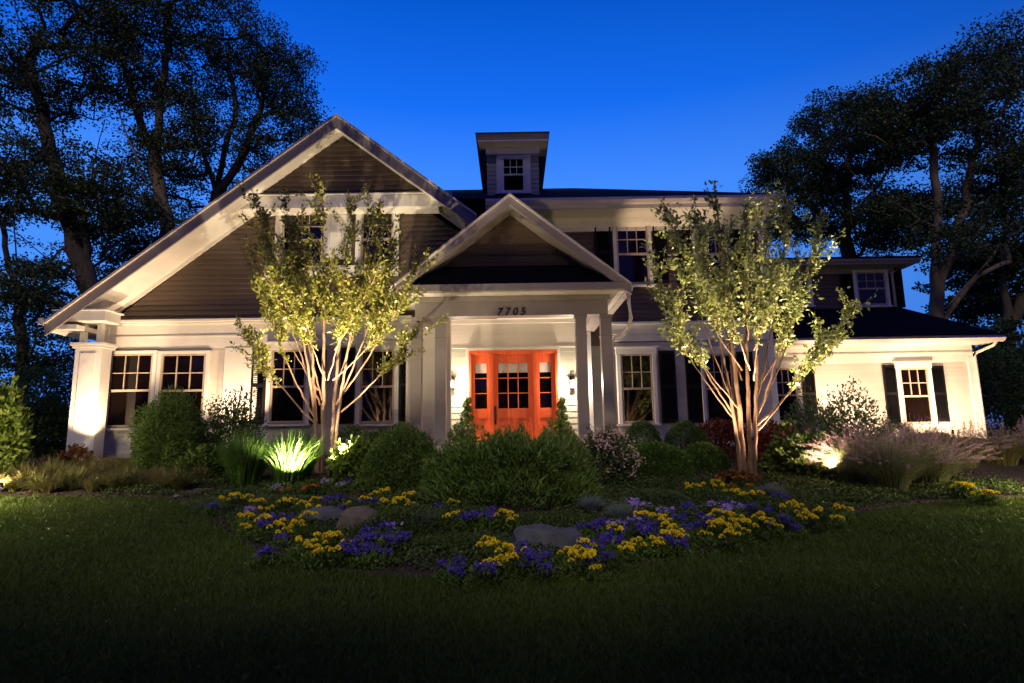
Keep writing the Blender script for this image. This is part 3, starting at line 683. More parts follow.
def shrub_geo(rg, rx, ry, rz, n, L, Wd, lump=.12, inner=.7, up=.3, low=-.25):
    D = unit(rg.normal(size=(n * 2, 3))); D = D[D[:, 2] > low][:n]; f = lumps(rg)
    r = (inner + (1 - inner) * rg.random(len(D)) ** .6) * (1 + lump * f(D))
    p = D * r[:, None] * [rx, ry, rz]; p[:, 2] = (p[:, 2] - low * rz) / (1 - low)
    p[:, 2] = np.maximum(p[:, 2], .01)
    dd = unit(D * .8 + rg.normal(size=D.shape) * .55 + [0, 0, up])
    return leaves_geo(p, dd, L * (.6 + .7 * rg.random(len(D))), Wd * (.7 + .6 * rg.random(len(D))), rg)
def shrub_obj(name, label, cat, loc, rx, ry, rz, n, L, Wd, leaf, seed=0, lump=.12, inner=.7, up=.3, low=-.25, group=None, flowers=None, stems=10, shoots=45):
    rg = np.random.default_rng(seed + 11); loc = Vector(loc)
    r = thing(name, label, cat, loc, group)
    parts = [shrub_geo(rg, rx, ry, rz, n, L, Wd, lump, inner, up, low)]
    D = unit(rg.normal(size=(shoots * 3, 3))); D = D[D[:, 2] > 0][:shoots]
    for q in D:      # stray shoots that break the outline
        e = q * [rx, ry, rz] * rg.uniform(1.02, 1.20); e[2] = (e[2] - low * rz) / (1 - low); e += [0, 0, rz * .06]; k = 26
        t = rg.uniform(.62, 1, (k, 1)); p = e * t; parts.append(leaves_geo(p, unit(e) * 1.0 + rg.normal(size=(k, 3)) * .5, L * .9, Wd * .9, rg))
    V, Fs = join(parts); np_obj('foliage', V, Fs, leaf, r)
    sg = []
    for _ in range(stems):
        a = rg.random() * 6.28; q = rg.random() ** .5
        e = np.array([cos(a) * rx * q * .85, sin(a) * ry * q * .85, rz * (.5 + .4 * rg.random()) * sqrt(1 - .6 * q * q)]); s0 = np.array([cos(a) * .06, sin(a) * .06, -.04]); mdl = (s0 + e) / 2 + [0, 0, .1 * rz]
        sg += [(*s0, *mdl, .012, .008), (*mdl, *e, .008, .004)]
    V, Fq = tubes_np(sg, 5); np_obj('stem', V, [Fq], M['twig'], r)
    if flowers:
        nf, sz, fm, fname = flowers; D = unit(rg.normal(size=(nf * 6, 3))); D = D[(D[:, 2] > .05)][:nf]
        p = D * [rx, ry, rz] * (1.0 + .08 * rg.random((len(D), 1))); p[:, 2] = (p[:, 2] - low * rz) / (1 - low)
        parts = []
        for c in p:
            k = 26; q = rg.normal(size=(k, 3)) * sz * .45 + c; parts.append(leaves_geo(q, rg.normal(size=(k, 3)) + [0, 0, .6], sz * .38, sz * .26, rg))
        V, Fs = join(parts); np_obj(fname, V, Fs, fm, r)
    return r
def blades_geo(rg, n, h, spread, width, droop=.5, base=.06, segs=4):
    a = rg.random(n) * 2 * pi; t = rg.random(n) ** .7; H_ = h * (.6 + .45 * rg.random(n)); out_ = spread * t
    b0 = np.stack([np.cos(a) * base * rg.random(n), np.sin(a) * base * rg.random(n), 0 * a], 1)
    dirn = np.stack([np.cos(a), np.sin(a), 0 * a], 1); a2 = rg.random(n) * 2 * pi; s = np.stack([np.cos(a2), np.sin(a2), 0 * a2], 1)
    rows = []
    for i in range(segs + 1):
        u = i / segs
        c = b0 + dirn * (out_ * u ** 1.6)[:, None]; z = H_ * (u - droop * t * u ** 3)
        c = c + np.stack([0 * z, 0 * z, z], 1); w = width * (1 - u ** 2 * .95) * .5
        rows += [c - s * w, c + s * w]
    V = np.stack(rows, 1).reshape(-1, 3); k = 2 * (segs + 1); i0 = np.arange(n) * k
    return V, np.concatenate([np.stack([i0 + 2 * j, i0 + 2 * j + 1, i0 + 2 * j + 3, i0 + 2 * j + 2], 1) for j in range(segs)]), np.stack([b0 + dirn * (out_)[:, None] + np.stack([0 * a, 0 * a, H_ * (1 - droop * t)], 1)], 0)[0]

def grow(skel, attr, rg, seg=.5, rbase=.3, expo=.5, jit=.12, pull=.35, rmin=.012, upb=.12):
    """skel: polylines of (x,y,z); attractors are wired to the nearest living node, so the limbs fork like a tree's"""
    pos = []; par = []
    def nearest(p):
        A = np.array(pos); return int(np.argmin(((A - p) ** 2).sum(1)))
    for line in skel:
        line = [np.array(q, float) for q in line]
        if not pos: pos.append(line[0]); par.append(-1); cur = 0
        else:
            cur = nearest(line[0])
        start = pos[cur]
        pts = [start] + line[1:]
        for a, b in zip(pts[:-1], pts[1:]):
            k = max(1, int(np.linalg.norm(b - a) / seg))
            for i in range(1, k + 1):
                q = a + (b - a) * i / k
                if i < k: q = q + rg.normal(size=3) * jit * seg
                pos.append(q); par.append(cur); cur = len(pos) - 1
    trunk_n = len(pos); A = np.array(attr)
    sk = np.array(pos); dmin = np.array([np.sqrt(((sk - a) ** 2).sum(1)).min() for a in A]); order = np.argsort(dmin)
    tips = []; z0 = pos[0][2]
    for oi in order:
        a = A[oi]; C = np.array(pos); dd = C - a; dist = np.sqrt((dd ** 2).sum(1)) + pull * np.maximum(0, C[:, 2] - a[2]) * 2.2
        dist[C[:, 2] < z0 + .25 * (sk[:, 2].max() - z0)] += 2 * seg
        cur = int(np.argmin(dist)); st = pos[cur]; L = np.linalg.norm(a - st); k = max(1, int(round(L / seg)))
        ctrl = (st + a) / 2 + np.array([0, 0, upb * L])
        for i in range(1, k + 1):
            t = i / k; q = (1 - t) ** 2 * st + 2 * t * (1 - t) * ctrl + t * t * a
            if i < k: q = q + rg.normal(size=3) * jit * seg
            pos.append(q); par.append(cur); cur = len(pos) - 1
        tips.append(cur)
    n = len(pos); load = np.zeros(n); load[tips] = 1
    for i in range(n - 1, 0, -1): load[par[i]] += load[i]
    load = np.maximum(load, .6); r = np.maximum(rmin, rbase * (load / load[0]) ** expo)
    segs = [(*pos[par[i]], *pos[i], min(r[par[i]], r[i] * 1.25 if par[i] else r[par[i]]), r[i]) for i in range(1, n)]
    return np.array(pos), np.array(par), r, segs, tips

def ellips(rg, c, rad, n):
    D = unit(rg.normal(size=(n, 3))); return np.array(c) + D * (rg.random((n, 1)) ** .38) * np.array(rad)
def big_tree(label, base, skel, blobs, seed, leafm, nleaf=150, rb=.32, cl=.42, L=.13, barkm=None, group=None, name='tall_tree', seg=.7):
    rg = np.random.default_rng(seed); base = np.array(base, float)
    attr = np.concatenate([ellips(rg, np.array(c) - base, r, int(k * 1.7)) for c, r, k in blobs])
    pos, par, r, segs, tips = grow([[np.array(q) - base for q in l] for l in skel], attr, rg, seg=seg, rbase=rb, expo=.52, rmin=.018)
    T = thing(name, label, 'tree', base, group)
    V, Fq = tubes_np(segs, 7); np_obj('trunk', V, [Fq], barkm or M['bark'], T, smooth=True)
    tp = pos[tips]; k = int(nleaf * .52)
    c = np.repeat(tp, k, 0); off = unit(rg.normal(size=c.shape)) * (rg.random((len(c), 1)) ** .45) * [cl * 1.7, cl * 1.7, cl * .9] * (.6 + .7 * np.repeat(rg.random(len(tp)), k))[:, None]
    p = c + off; V, Fq = leaves_geo(p, unit(off) + rg.normal(size=p.shape) * .7 + [0, 0, -.3], L * (.6 + .7 * rg.random(len(p))), L * .75, rg)
    np_obj('crown', V, [Fq], leafm, T)
    return T
def w(px, py, Y): return tuple(P(px, py, Y))

# ================================================================ BACKGROUND TREES
def pxs(Y): return Y / F_PX
def blob(px, py, Y, rx, rz, n, ry=None):
    """clump region centred at a photo position, radii given in photo pixels, turned to metres at depth Y"""
    return (w(px, py, Y), (rx * pxs(Y), (ry or rx * .8) * pxs(Y), rz * pxs(Y)), n)
def gb(px, Y):   # foot of a tree on the ground
    x = P(px, 420, Y).x; return (x, Y, gz(x, Y) - .1)
B = gb(112, 24)
big_tree('dark leaning maple left of the house with low limb sweeping to the left', B,
         [[B, w(108, 330, 24), w(88, 285, 24), w(66, 215, 24), w(48, 140, 25), w(30, 60, 25)], [w(92, 295, 24), w(55, 265, 23), w(20, 235, 22), w(-20, 215, 22)], [w(80, 265, 24), w(80, 200, 24), w(105, 120, 24)], [w(100, 320, 24), w(40, 300, 23), w(-10, 270, 22)]],
         [blob(40, 60, 25, 95, 70, 90), blob(20, 170, 24, 70, 60, 60), blob(100, 200, 24, 50, 45, 45), blob(20, 290, 23, 60, 35, 28), blob(110, 10, 25, 60, 40, 30)], 1, M['treeleaf'], rb=.40, group='big trees beyond the left gable', nleaf=190)
B = gb(172, 27)
big_tree('tall tree with a pale straight trunk rising behind the left roof slope', B,
         [[B, w(168, 230, 27), w(150, 140, 27), w(125, 70, 27), w(118, 10, 27)], [w(152, 150, 27), w(165, 60, 27), w(175, -20, 27)], [w(165, 215, 27), w(140, 170, 26), w(118, 110, 26)]],
         [blob(135, 50, 27, 65, 70, 85), blob(175, 130, 27, 45, 60, 50), blob(150, 230, 27, 45, 35, 35), blob(190, 10, 27, 50, 40, 30)], 2, M['treeleaf'], rb=.34, group='big trees beyond the left gable', barkm=mat('pale_bark', (.15, .11, .075), (.08, .06, .04), 5, .9, .8, 14, stretch=(1, 1, .25)), nleaf=170)
B = gb(222, 29)
big_tree('many-forked tree behind the left gable just under the roof slope', B,
         [[B, w(215, 210, 29), w(222, 165, 29), w(236, 110, 29), w(228, 40, 29)], [w(216, 195, 29), w(245, 150, 29), w(262, 100, 29), w(268, 60, 29)], [w(214, 200, 29), w(196, 140, 29), w(192, 70, 29)]],
         [blob(230, 55, 29, 60, 65, 85), blob(280, 75, 29, 42, 42, 50), blob(298, 120, 29, 26, 34, 30), blob(255, 140, 29, 45, 35, 36), blob(195, 120, 29, 30, 50, 24), blob(220, 190, 30, 70, 28, 34), blob(150, 180, 30, 50, 60, 30)], 3, M['treeleafb'], rb=.30, group='big trees beyond the left gable', nleaf=150)
B = gb(30, 33)
big_tree('darker farther tree low at the left edge behind the maple', B,
         [[B, w(20, 330, 33), w(0, 200, 33)], [w(20, 320, 33), w(60, 250, 33)]],
         [blob(0, 200, 33, 100, 80, 50), blob(50, 300, 33, 70, 40, 45), blob(30, 355, 33, 60, 30, 45), blob(110, 260, 33, 40, 50, 30)], 4, M['treeleafb'], rb=.35, group='big trees beyond the left gable', nleaf=150, L=.16)
# right
B = gb(942, 25)
big_tree('spreading tree at right with forked pale limbs above the wing roof', B,
         [[B, w(940, 330, 25), w(936, 260, 25), w(938, 195, 25), w(934, 150, 25), w(920, 90, 26)], [w(942, 320, 25), w(962, 290, 25), w(1000, 245, 25), w(1045, 215, 24)], [w(938, 300, 25), w(955, 250, 25), w(966, 190, 25), w(985, 110, 26)], [w(936, 230, 25), w(890, 200, 25), w(850, 170, 25)], [w(943, 330, 25), w(958, 300, 25), w(975, 278, 25), w(1010, 262, 26)]],
         [blob(950, 110, 25, 75, 60, 100), blob(1000, 60, 26, 50, 45, 50), blob(885, 130, 26, 55, 48, 70), blob(1010, 170, 25, 60, 60, 60), blob(960, 225, 29, 70, 45, 70), blob(900, 215, 27, 50, 36, 50), blob(955, 235, 23.5, 60, 34, 22)], 5, M['treeleafb'], rb=.30, group='big trees beyond the right wing', barkm=mat('tan_bark', (.11, .08, .058), (.055, .04, .03), 5, .9, .8, 14, stretch=(1, 1, .25)), nleaf=190)
B = gb(850, 30)
big_tree('broad dark tree behind the main eave end right of the roof', B,
         [[B, w(850, 260, 30), w(845, 190, 30), w(860, 120, 30)], [w(850, 240, 30), w(800, 190, 30), w(770, 165, 30)], [w(850, 230, 30), w(900, 150, 30)]],
         [blob(805, 190, 30, 60, 44, 90), blob(845, 140, 30, 60, 55, 80), blob(870, 225, 30, 60, 34, 50), blob(790, 230, 30, 36, 22, 22), blob(780, 165, 30, 28, 20, 16)], 6, M['treeleafb'], rb=.36, group='big trees beyond the right wing', nleaf=210)
B = gb(1010, 28)
big_tree('dark low-branched tree at the far right edge of the yard', B,
         [[B, w(1008, 340, 28), w(1000, 250, 28), w(1020, 150, 28)], [w(1008, 330, 28), w(1050, 250, 28)]],
         [blob(1000, 285, 30, 70, 45, 90), blob(1010, 370, 27, 34, 50, 60), blob(1060, 200, 28, 60, 90, 50)], 8, M['treeleafb'], rb=.36, group='big trees beyond the right wing', nleaf=190, L=.17)
# dark hedges closing the yard at both ends
def hedge(label, x0, x1, y, h, seed, d=1.2):
    rg = np.random.default_rng(seed); n = int((x1 - x0) * h * 900); x = rg.uniform(x0, x1, n); zz = rg.random(n) ** .8 * h * (.85 + .2 * np.sin(x * 1.9) * np.sin(x * .7 + 1)); yy = y + rg.normal(size=n) * d * .4
    p = np.stack([x - x0, yy - y, zz], 1); V, Fq = leaves_geo(p, rg.normal(size=(n, 3)), .10, .07, rg)
    r = thing('hedge', label, 'hedge', (x0, y, gz(x0, y))); np_obj('foliage', V, [Fq], M['deep'], r)
    sg = [(x - x0, 0, -.1, x - x0 + rg.normal() * .2, rg.normal() * .2, h * .8, .03, .012) for x in np.arange(x0 + .3, x1, .5)]
    V, Fq = tubes_np(sg, 5); np_obj('stem', V, [Fq], M['twig'], r)
hedge('tall dark hedge behind the corner pillar at the left', -24, -10.6, 20, 3.0, 21)
hedge('tall dark hedge closing the yard right of the house', 15.0, 27, 21, 3.4, 22)

def unseen_tree_belt():
    # unseen trees added behind the camera to darken what the windows mirror
    rg = np.random.default_rng(77); n = 26000; x = rg.uniform(-45, 45, n); top = 9 + 3 * np.sin(x * .35) + 2 * np.sin(x * 1.1 + 1); z = rg.random(n) * top; y = -20 + rg.normal(size=n) * 1.5
    V, Fq = leaves_geo(np.stack([x, y, z], 1), rg.normal(size=(n, 3)), .55, .4, rg)
    tag(np_obj('unseen_tree_belt', V, [Fq], M['treeleafb']), 'unseen dark tree belt added behind the camera for the windows to mirror', 'trees', kind='stuff')
unseen_tree_belt()
big_tree('wide unseen tree added behind the camera to shade the near lawn', (-3, -5.5, 0), [[(-3, -5.5, 0), (-3, -5.3, 3), (-2.5, -5.4, 5.5)], [(-3, -5.3, 3), (-6, -5.4, 5.0)], [(-3, -5.3, 3), (1, -5.4, 5.0)]],  # unseen crowns added so their shadow darkens the near lawn
         [((-4, -5.5, 5.6), (5, 2.0, 1.3), 90), ((1.5, -5.4, 5.4), (4, 2.0, 1.2), 60)], 91, M['treeleafb'], rb=.25, nleaf=110, L=.2)
big_tree('second unseen tree added right of the first to shade the near lawn', (6.5, -5.5, 0), [[(6.5, -5.5, 0), (6.5, -5.3, 3), (6.5, -5.4, 5)], [(6.5, -5.3, 3), (9, -5.4, 5)]],
         [((6.5, -5.4, 5.4), (4.5, 2.0, 1.3), 80)], 92, M['treeleafb'], rb=.22, nleaf=110, L=.2)
for k_, x_ in enumerate((-14, -6.5, 1, 8.5)):  # unseen crowns added high up to keep the frontal fill off the house
    big_tree(('first', 'second', 'third', 'fourth')[k_] + ' unseen high-crowned tree added behind the camera to shade the house front', (x_, -9, 0), [[(x_, -9, 0), (x_ + .3, -9, 8), (x_, -9, 14), (x_ + .4, -9, 20)], [(x_, -9, 13), (x_ - 3, -9, 18)], [(x_, -9, 13), (x_ + 3, -9, 18)]],
         [((x_, -9, 23), (5.4, 2.6, 5.4), 150)], 95 + k_, M['treeleafb'], rb=.35, nleaf=170, L=.42, cl=.7)

# ================================================================ UPLIT YOUNG TREES
def young_tree(label, base, stems, branches, seed, leafm, H_, bark='palebark', nl=62, name='multi_stem_tree'):
    """vase-shaped multi-stem tree: bare stems low, leafy wands above"""
    rg = np.random.default_rng(seed); base = np.array(base); sg = []; lp = []; ld = []
    T = thing(name, label, 'tree', base)
    def wand(p0, p1, r0, bend, leafy, sub=0, dens=1.0):
        p0 = np.array(p0, float); p1 = np.array(p1, float); L = np.linalg.norm(p1 - p0); k = max(4, int(L / .13))
        hd = (p1 - p0) * [1, 1, 0]; ctrl = p0 + hd * {2: .22, 1: .58, 0: .4}[bend] + [0, 0, (p1 - p0)[2] * {2: .45, 1: .42, 0: .35}[bend]]
        pts = [(1 - t) ** 2 * p0 + 2 * t * (1 - t) * ctrl + t * t * p1 + (rg.normal(size=3) * .006 if 0 < t < 1 else 0) for t in np.linspace(0, 1, k + 1)]
        for i in range(k):
            a, b = pts[i], pts[i + 1]; ra = r0 * (1 - i / k * .85); rb_ = r0 * (1 - (i + 1) / k * .85); sg.append((*a, *b, ra, rb_))
            t = (i + .5) / k
            if t > leafy:
                m = rg.poisson(nl * .13 * (1.0 if t < .97 else 1.5) * dens * np.linalg.norm(b - a) / .13)
                q = a + (b - a) * rg.random((m, 1)) + rg.normal(size=(m, 3)) * .03
                lp.append(q); ld.append(unit(rg.normal(size=(m, 3)) * .8 + unit(b - a) * .7 + [0, 0, .15]))
                if sub and rg.random() < .62:
                    a_ = rg.random() * 6.28; l_ = rg.uniform(.22, .62) * (1.15 - .5 * t)
                    e = a + unit(b - a) * l_ * .9 + np.array([cos(a_), sin(a_), .25]) * l_ * .5; wand(a, e, .006, 0, .12, sub - 1, dens)
    ends = []
    for (q0, q1, r0) in stems:
        wand(q0, q1, r0, 2, .55, 2); ends.append((q0, q1, r0))
    for (q0, q1, r0, lf) in branches: wand(q0, q1, r0, 1, lf, 2)
    V, Fq = tubes_np(sg, 8); np_obj('trunk', V, [Fq], M[bark], T, smooth=True)
    p = np.concatenate(lp); d = np.concatenate(ld); n = len(p)
    V, Fq = leaves_geo(p, d, .088 * (.55 + .7 * rg.random(n)), .042 * (.7 + .6 * rg.random(n)), rg, .12); np_obj('crown', V, [Fq], leafm, T)
    return T
def vase(base, pxY, stems, branches):
    """stems/branches given by photo positions (start, end, depth offset) -> local coordinates"""
    b = Vector(base)
    def L(px, py, dy=0): v = P(px, py, pxY + dy) - b; return (v.x, v.y, v.z)
    return [(L(*a), L(*e), r) for a, e, r in stems], [(L(*a), L(*e), r, lf) for a, e, r, lf in branches]
bA = G(322, 474); YA = bA.y
stA, brA = vase(bA, YA, [
    ((317, 472), (300, 215, .3), .040), ((323, 474), (322, 188, -.1), .045), ((330, 474), (352, 205, .4), .042), ((332, 474), (372, 222, -.5), .036), ((320, 474), (280, 235, -.4), .034), ], [
    ((316, 420, 0), (258, 280, -.3), .020, .45), ((317, 425, 0), (248, 335, -.2), .018, .50), ((320, 405, .1), (262, 210, .2), .018, .55), ((322, 400, 0), (285, 205, .5), .018, .5),
    ((337, 415, 0), (412, 335, -.2), .020, .5), ((338, 400, 0), (415, 268, .1), .020, .45), ((336, 405, 0), (395, 240, -.4), .020, .45), ((334, 390, .2), (385, 215, .5), .018, .5), ((333, 380, -.2), (405, 300, -.7), .016, .4),
    ((325, 380, -.2), (300, 300, -1.1), .016, .4), ((328, 380, -.2), (350, 290, -1.2), .016, .4), ((322, 360, .2), (330, 260, 1.1), .016, .4), ((318, 390, 0), (250, 250, .4), .016, .5), ((318, 350, 0), (270, 290, -.7), .016, .3), ((335, 350, 0), (375, 270, -.9), .016, .3), ((318, 340, .2), (290, 250, .9), .014, .3)])
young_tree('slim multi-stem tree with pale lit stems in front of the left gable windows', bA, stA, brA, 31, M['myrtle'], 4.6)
bB = G(746, 484); YB = bB.y
stB, brB = vase(bB, YB, [
    ((741, 483), (722, 235, .2), .038), ((746, 484), (714, 182, 0), .050), ((752, 484), (745, 205, .4), .045), ((755, 484), (770, 215, -.3), .036), ((743, 484), (695, 215, -.3), .034), ], [
    ((738, 420, 0), (652, 262, -.2), .018, .5), ((738, 425, 0), (660, 300, .2), .016, .5), ((740, 410, 0), (683, 330, -.6), .014, .55), ((738, 415, 0), (672, 215, .3), .016, .55), ((742, 380, 0), (700, 240, .6), .016, .4), ((742, 370, 0), (690, 280, -.9), .016, .4),
    ((757, 425, 0), (852, 308, 0), .018, .45), ((757, 415, 0), (818, 235, .2), .018, .5), ((756, 420, 0), (800, 255, -.4), .018, .45), ((756, 400, 0), (790, 200, .3), .018, .5), ((758, 430, 0), (825, 330, -.5), .016, .45), ((754, 380, .2), (760, 290, -1.1), .016, .4), ((756, 390, .1), (800, 300, .7), .016, .4),
    ((750, 370, 0), (725, 290, -1.2), .014, .35), ((754, 350, .1), (780, 270, -.8), .014, .3), ((745, 350, .2), (712, 290, .9), .014, .3), ((748, 340, .1), (745, 262, -.6), .014, .3)])
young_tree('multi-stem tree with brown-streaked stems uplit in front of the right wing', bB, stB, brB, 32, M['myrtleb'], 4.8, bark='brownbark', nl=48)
# ================================================================ SHRUBS (foot position in the photograph, radii in photo pixels at that depth)
def foot(px, Y, dz=0): x = P(px, 450, Y).x; return Vector((x, Y, gz(x, Y) + dz))
def sh(name, label, px, Y, rxp, top_py, n, L, Wd, leaf, **k):
    b = foot(px, Y); rz = P(px, top_py, Y).z - b.z; rx = rxp * pxs(Y); ry = k.pop('ry', None) or rx * .85
    return shrub_obj(name, label, 'shrub', b, rx, ry, rz, n, L, Wd, leaf, **k)
sh('shrub', 'broad mid-green leafy shrub behind the lit bush at the far left', 42, 15.5, 34, 402, 9000, .10, .06, M['mid'], seed=1)
sh('lit_shrub', 'brightly lit yellow-green bush cut by the left picture edge', -8, 11.0, 26, 388, 2200, .13, .065, M['bright'], seed=2, lump=.2)
sh('feathery_shrub', 'dark feathery rounded shrub under the left double window', 174, 11.4, 36, 400, 30000, .075, .017, M['mid'], seed=3, lump=.18, up=.0, inner=.5)
sh('shrub', 'dark airy shrub with bare stems between the feathery shrub and the tall grass', 232, 11.8, 30, 398, 5600, .06, .03, M['deep'], seed=4, lump=.25, inner=.4)
sh('shrub', 'low yellow-green plant lit at the foot of the feathery shrub', 205, 11.0, 22, 448, 1200, .09, .045, M['mid'], seed=5, lump=.2)
sh('shrub', 'low pinkish-leaved plant at the foot of the corner pillar', 76, 12.4, 14, 448, 600, .07, .03, M['bronze'], seed=6)
sh('boxwood', 'small dark clipped shrub behind the trunks of the left young tree', 352, 12.4, 22, 428, 4000, .04, .024, M['box'], seed=7, shoots=0)
sh('boxwood', 'low clipped shrub under the window beside the portico column', 388, 12.8, 26, 428, 5000, .04, .024, M['box'], seed=8, shoots=0)
sh('leafy_shrub', 'brightly lit large-leaved plant right of the left tree trunks', 356, 10.3, 22, 442, 900, .12, .07, M['bright'], seed=9, lump=.2)
sh('feathery_shrub', 'large round fine-leaved dark green shrub left of the centre bush', 402, 9.8, 42, 431, 19000, .05, .018, M['mid'], seed=10, lump=.11)
sh('willowy_shrub', 'largest bush of long narrow leaves in front of the orange door', 515, 9.0, 78, 434, 15000, .12, .022, M['mid'], seed=11, lump=.22, up=1.0, ry=1.0, inner=.55, shoots=90)
sh('willowy_shrub', 'smaller narrow-leaved bush at the left flank of the largest bush', 452, 9.0, 26, 448, 3200, .10, .022, M['mid'], seed=12, lump=.12, up=.8)
sh('flowering_shrub', 'shrub with dusty pink flower heads right of the largest bush', 606, 9.9, 28, 432, 3200, .08, .03, M['sage'], seed=13, flowers=(60, .12, M['pinkflower'], 'flower_head'), lump=.15)
sh('flowering_shrub', 'white and yellow blooming plant beside the inner left portico column', 462, 10.9, 16, 424, 900, .08, .03, M['bright'], seed=14, flowers=(14, .05, M['whitefl'], 'flower_head'), lump=.2)
sh('flowering_shrub', 'yellow-green blooming plant low before the right side of the door', 560, 11.2, 18, 424, 900, .08, .03, M['bright'], seed=15, flowers=(14, .05, M['whitefl'], 'flower_head'), lump=.2)
sh('boxwood', 'rear left boxwood ball beneath the window right of the portico', 643, 12.6, 20, 421, 6000, .038, .022, M['box'], seed=16, lump=.03, shoots=0)
sh('boxwood', 'rear right boxwood ball beneath the black shutters', 686, 12.4, 23, 421, 7000, .038, .022, M['box'], seed=17, lump=.03, shoots=0)
sh('boxwood', 'large front boxwood ball right of the pink-flowered shrub', 652, 10.6, 38, 442, 14000, .038, .022, M['box'], seed=18, lump=.03, shoots=0)
sh('boxwood', 'lit boxwood ball just left of the right young tree trunks', 702, 11.0, 26, 443, 9000, .038, .022, M['box'], seed=19, lump=.03, shoots=0)
sh('red_maple_shrub', 'low red-leaved shrub spreading behind the right young tree', 724, 12.6, 28, 424, 3600, .07, .03, M['redleaf'], seed=20, lump=.2)
sh('red_maple_shrub', 'lit scarlet-leaved shrub just right of the right tree trunks', 778, 11.8, 24, 427, 2200, .08, .035, M['redleaf'], seed=21, lump=.2)
sh('leafy_shrub', 'dark broad-leaved bush with a few pink blooms right of the tree trunks', 797, 10.2, 30, 430, 3200, .10, .055, M['deep'], seed=22, flowers=(12, .06, M['magenta'], 'flower_head'), lump=.18)
sh('leafy_shrub', 'sparse bush with small blue-white lit leaves below the wing wall', 840, 11.4, 48, 394, 5200, .07, .035, M['sage'], seed=23, flowers=(60, .045, M['whitefl'], 'flower_head'), lump=.25, inner=.35)
sh('conifer_shrub', 'small dark tufted conifer under the right wing window', 896, 13.6, 18, 421, 4000, .05, .012, M['deep'], seed=24, lump=.2)
sh('shrub', 'low dark shrub right of the small conifer', 930, 14.2, 22, 434, 2500, .05, .025, M['deep'], seed=25)
sh('shrub', 'low russet plant at the right wing corner', 962, 14.6, 24, 438, 1800, .05, .02, M['bronze'], seed=26)
sh('lit_shrub', 'yellow-green shrub at the far right edge behind the gravel path', 1028, 12.0, 30, 440, 2200, .08, .04, M['bright'], seed=27)
sh('shrub', 'low bronze plant at the foot of the right young tree', 735, 9.7, 20, 472, 1300, .05, .025, M['bronze'], seed=28)
for i, (px, Y, rx, top, lb) in enumerate([(268, 9.0, 52, 498, 'low juniper mat at the left end of the flower bed'), (410, 7.2, 48, 512, 'dark low juniper mat left of the centre flowers'), (355, 8.2, 40, 505, 'juniper mat behind the pair of boulders'),
        (655, 8.6, 30, 494, 'low juniper mat below the large front boxwood'), (300, 7.0, 34, 532, 'dark groundcover mat left of the front marigolds'), (455, 6.5, 40, 540, 'dark groundcover mat left of the front boulder'), (590, 6.6, 36, 548, 'dark groundcover mat right of the front boulder'), (700, 7.6, 40, 522, 'groundcover mat among the right flowers'), (820, 8.6, 34, 500, 'groundcover mat at the right end of the flower bed'), (235, 8.5, 28, 506, 'small groundcover mat at the left tip of the bed'), (540, 7.6, 46, 518, 'dark groundcover under the front of the largest bush'), (500, 6.1, 40, 556, 'groundcover mat at the very front of the bed'), (640, 7.0, 36, 536, 'groundcover mat at the front right curve of the bed'), (760, 8.0, 34, 514, 'groundcover mat in front of the right tree'), (370, 6.7, 34, 545, 'groundcover mat before the boulder pair'), (790, 8.9, 30, 498, 'groundcover mat under the dark broad-leaved bush'), (275, 7.7, 30, 522, 'groundcover mat at the left front curve of the bed')]):
    sh('juniper_mat', lb, px, Y, rx * 1.25, top - 3, 8200, .038, .013, M['deep'] if i % 3 else M['sage'], seed=40 + i, lump=.15, low=-.05, stems=6, shoots=0)

# ================================================================ GRASS-LIKE PLANTS
def grass_obj(name, label, loc, n, h, spread, width, leaf, seed, droop=.5, base=.08, plumes=0, group=None, cat='ornamental grass', scale=1.0):
    rg = np.random.default_rng(seed); r = thing(name, label, cat, loc, group)
    V, Fq, _t = blades_geo(rg, n, h, spread, width, droop, base); np_obj('blades', V, [Fq], leaf, r)
    if plumes:
        V, Fq, tip = blades_geo(rg, plumes, h * 1.12, spread * 1.05, width * .5, droop * .7, base); np_obj('stalks', V, [Fq], leaf, r)
        a = rg.random(plumes); parts = []
        k = 46; tip = V.reshape(plumes, -1, 3)[:, -1]; pre = V.reshape(plumes, -1, 3)[:, -4]; d = unit(tip - pre)
        t = rg.random((plumes, k, 1)); c = tip[:, None, :] - d[:, None, :] * (t - .35) * .17
        q = (c + rg.normal(size=c.shape) * .007).reshape(-1, 3); dd = np.repeat(d, k, 0) * 1.2 + rg.normal(size=q.shape) * .45
        V, Fq = leaves_geo(q, dd, .022, .006, rg); np_obj('plume', V, [Fq], M['plume'], r)
    return r
grass_obj('ornamental_grass', 'tall green grass clump left of the brightly lit blades', foot(247, 10.1), 1500, 1.05, .50, .011, M['blade'], 50, .35, .22)
grass_obj('iris_clump', 'brightly lit clump of sword-like leaves left of the left young tree', foot(287, 10.15), 620, 1.0, .42, .018, M['blade'], 51, .3, .20)
grass_obj('iris_clump', 'narrow-bladed clump right behind the brightly lit sword leaves', foot(303, 10.8), 700, 1.05, .42, .016, M['blade'], 52, .4, .18)
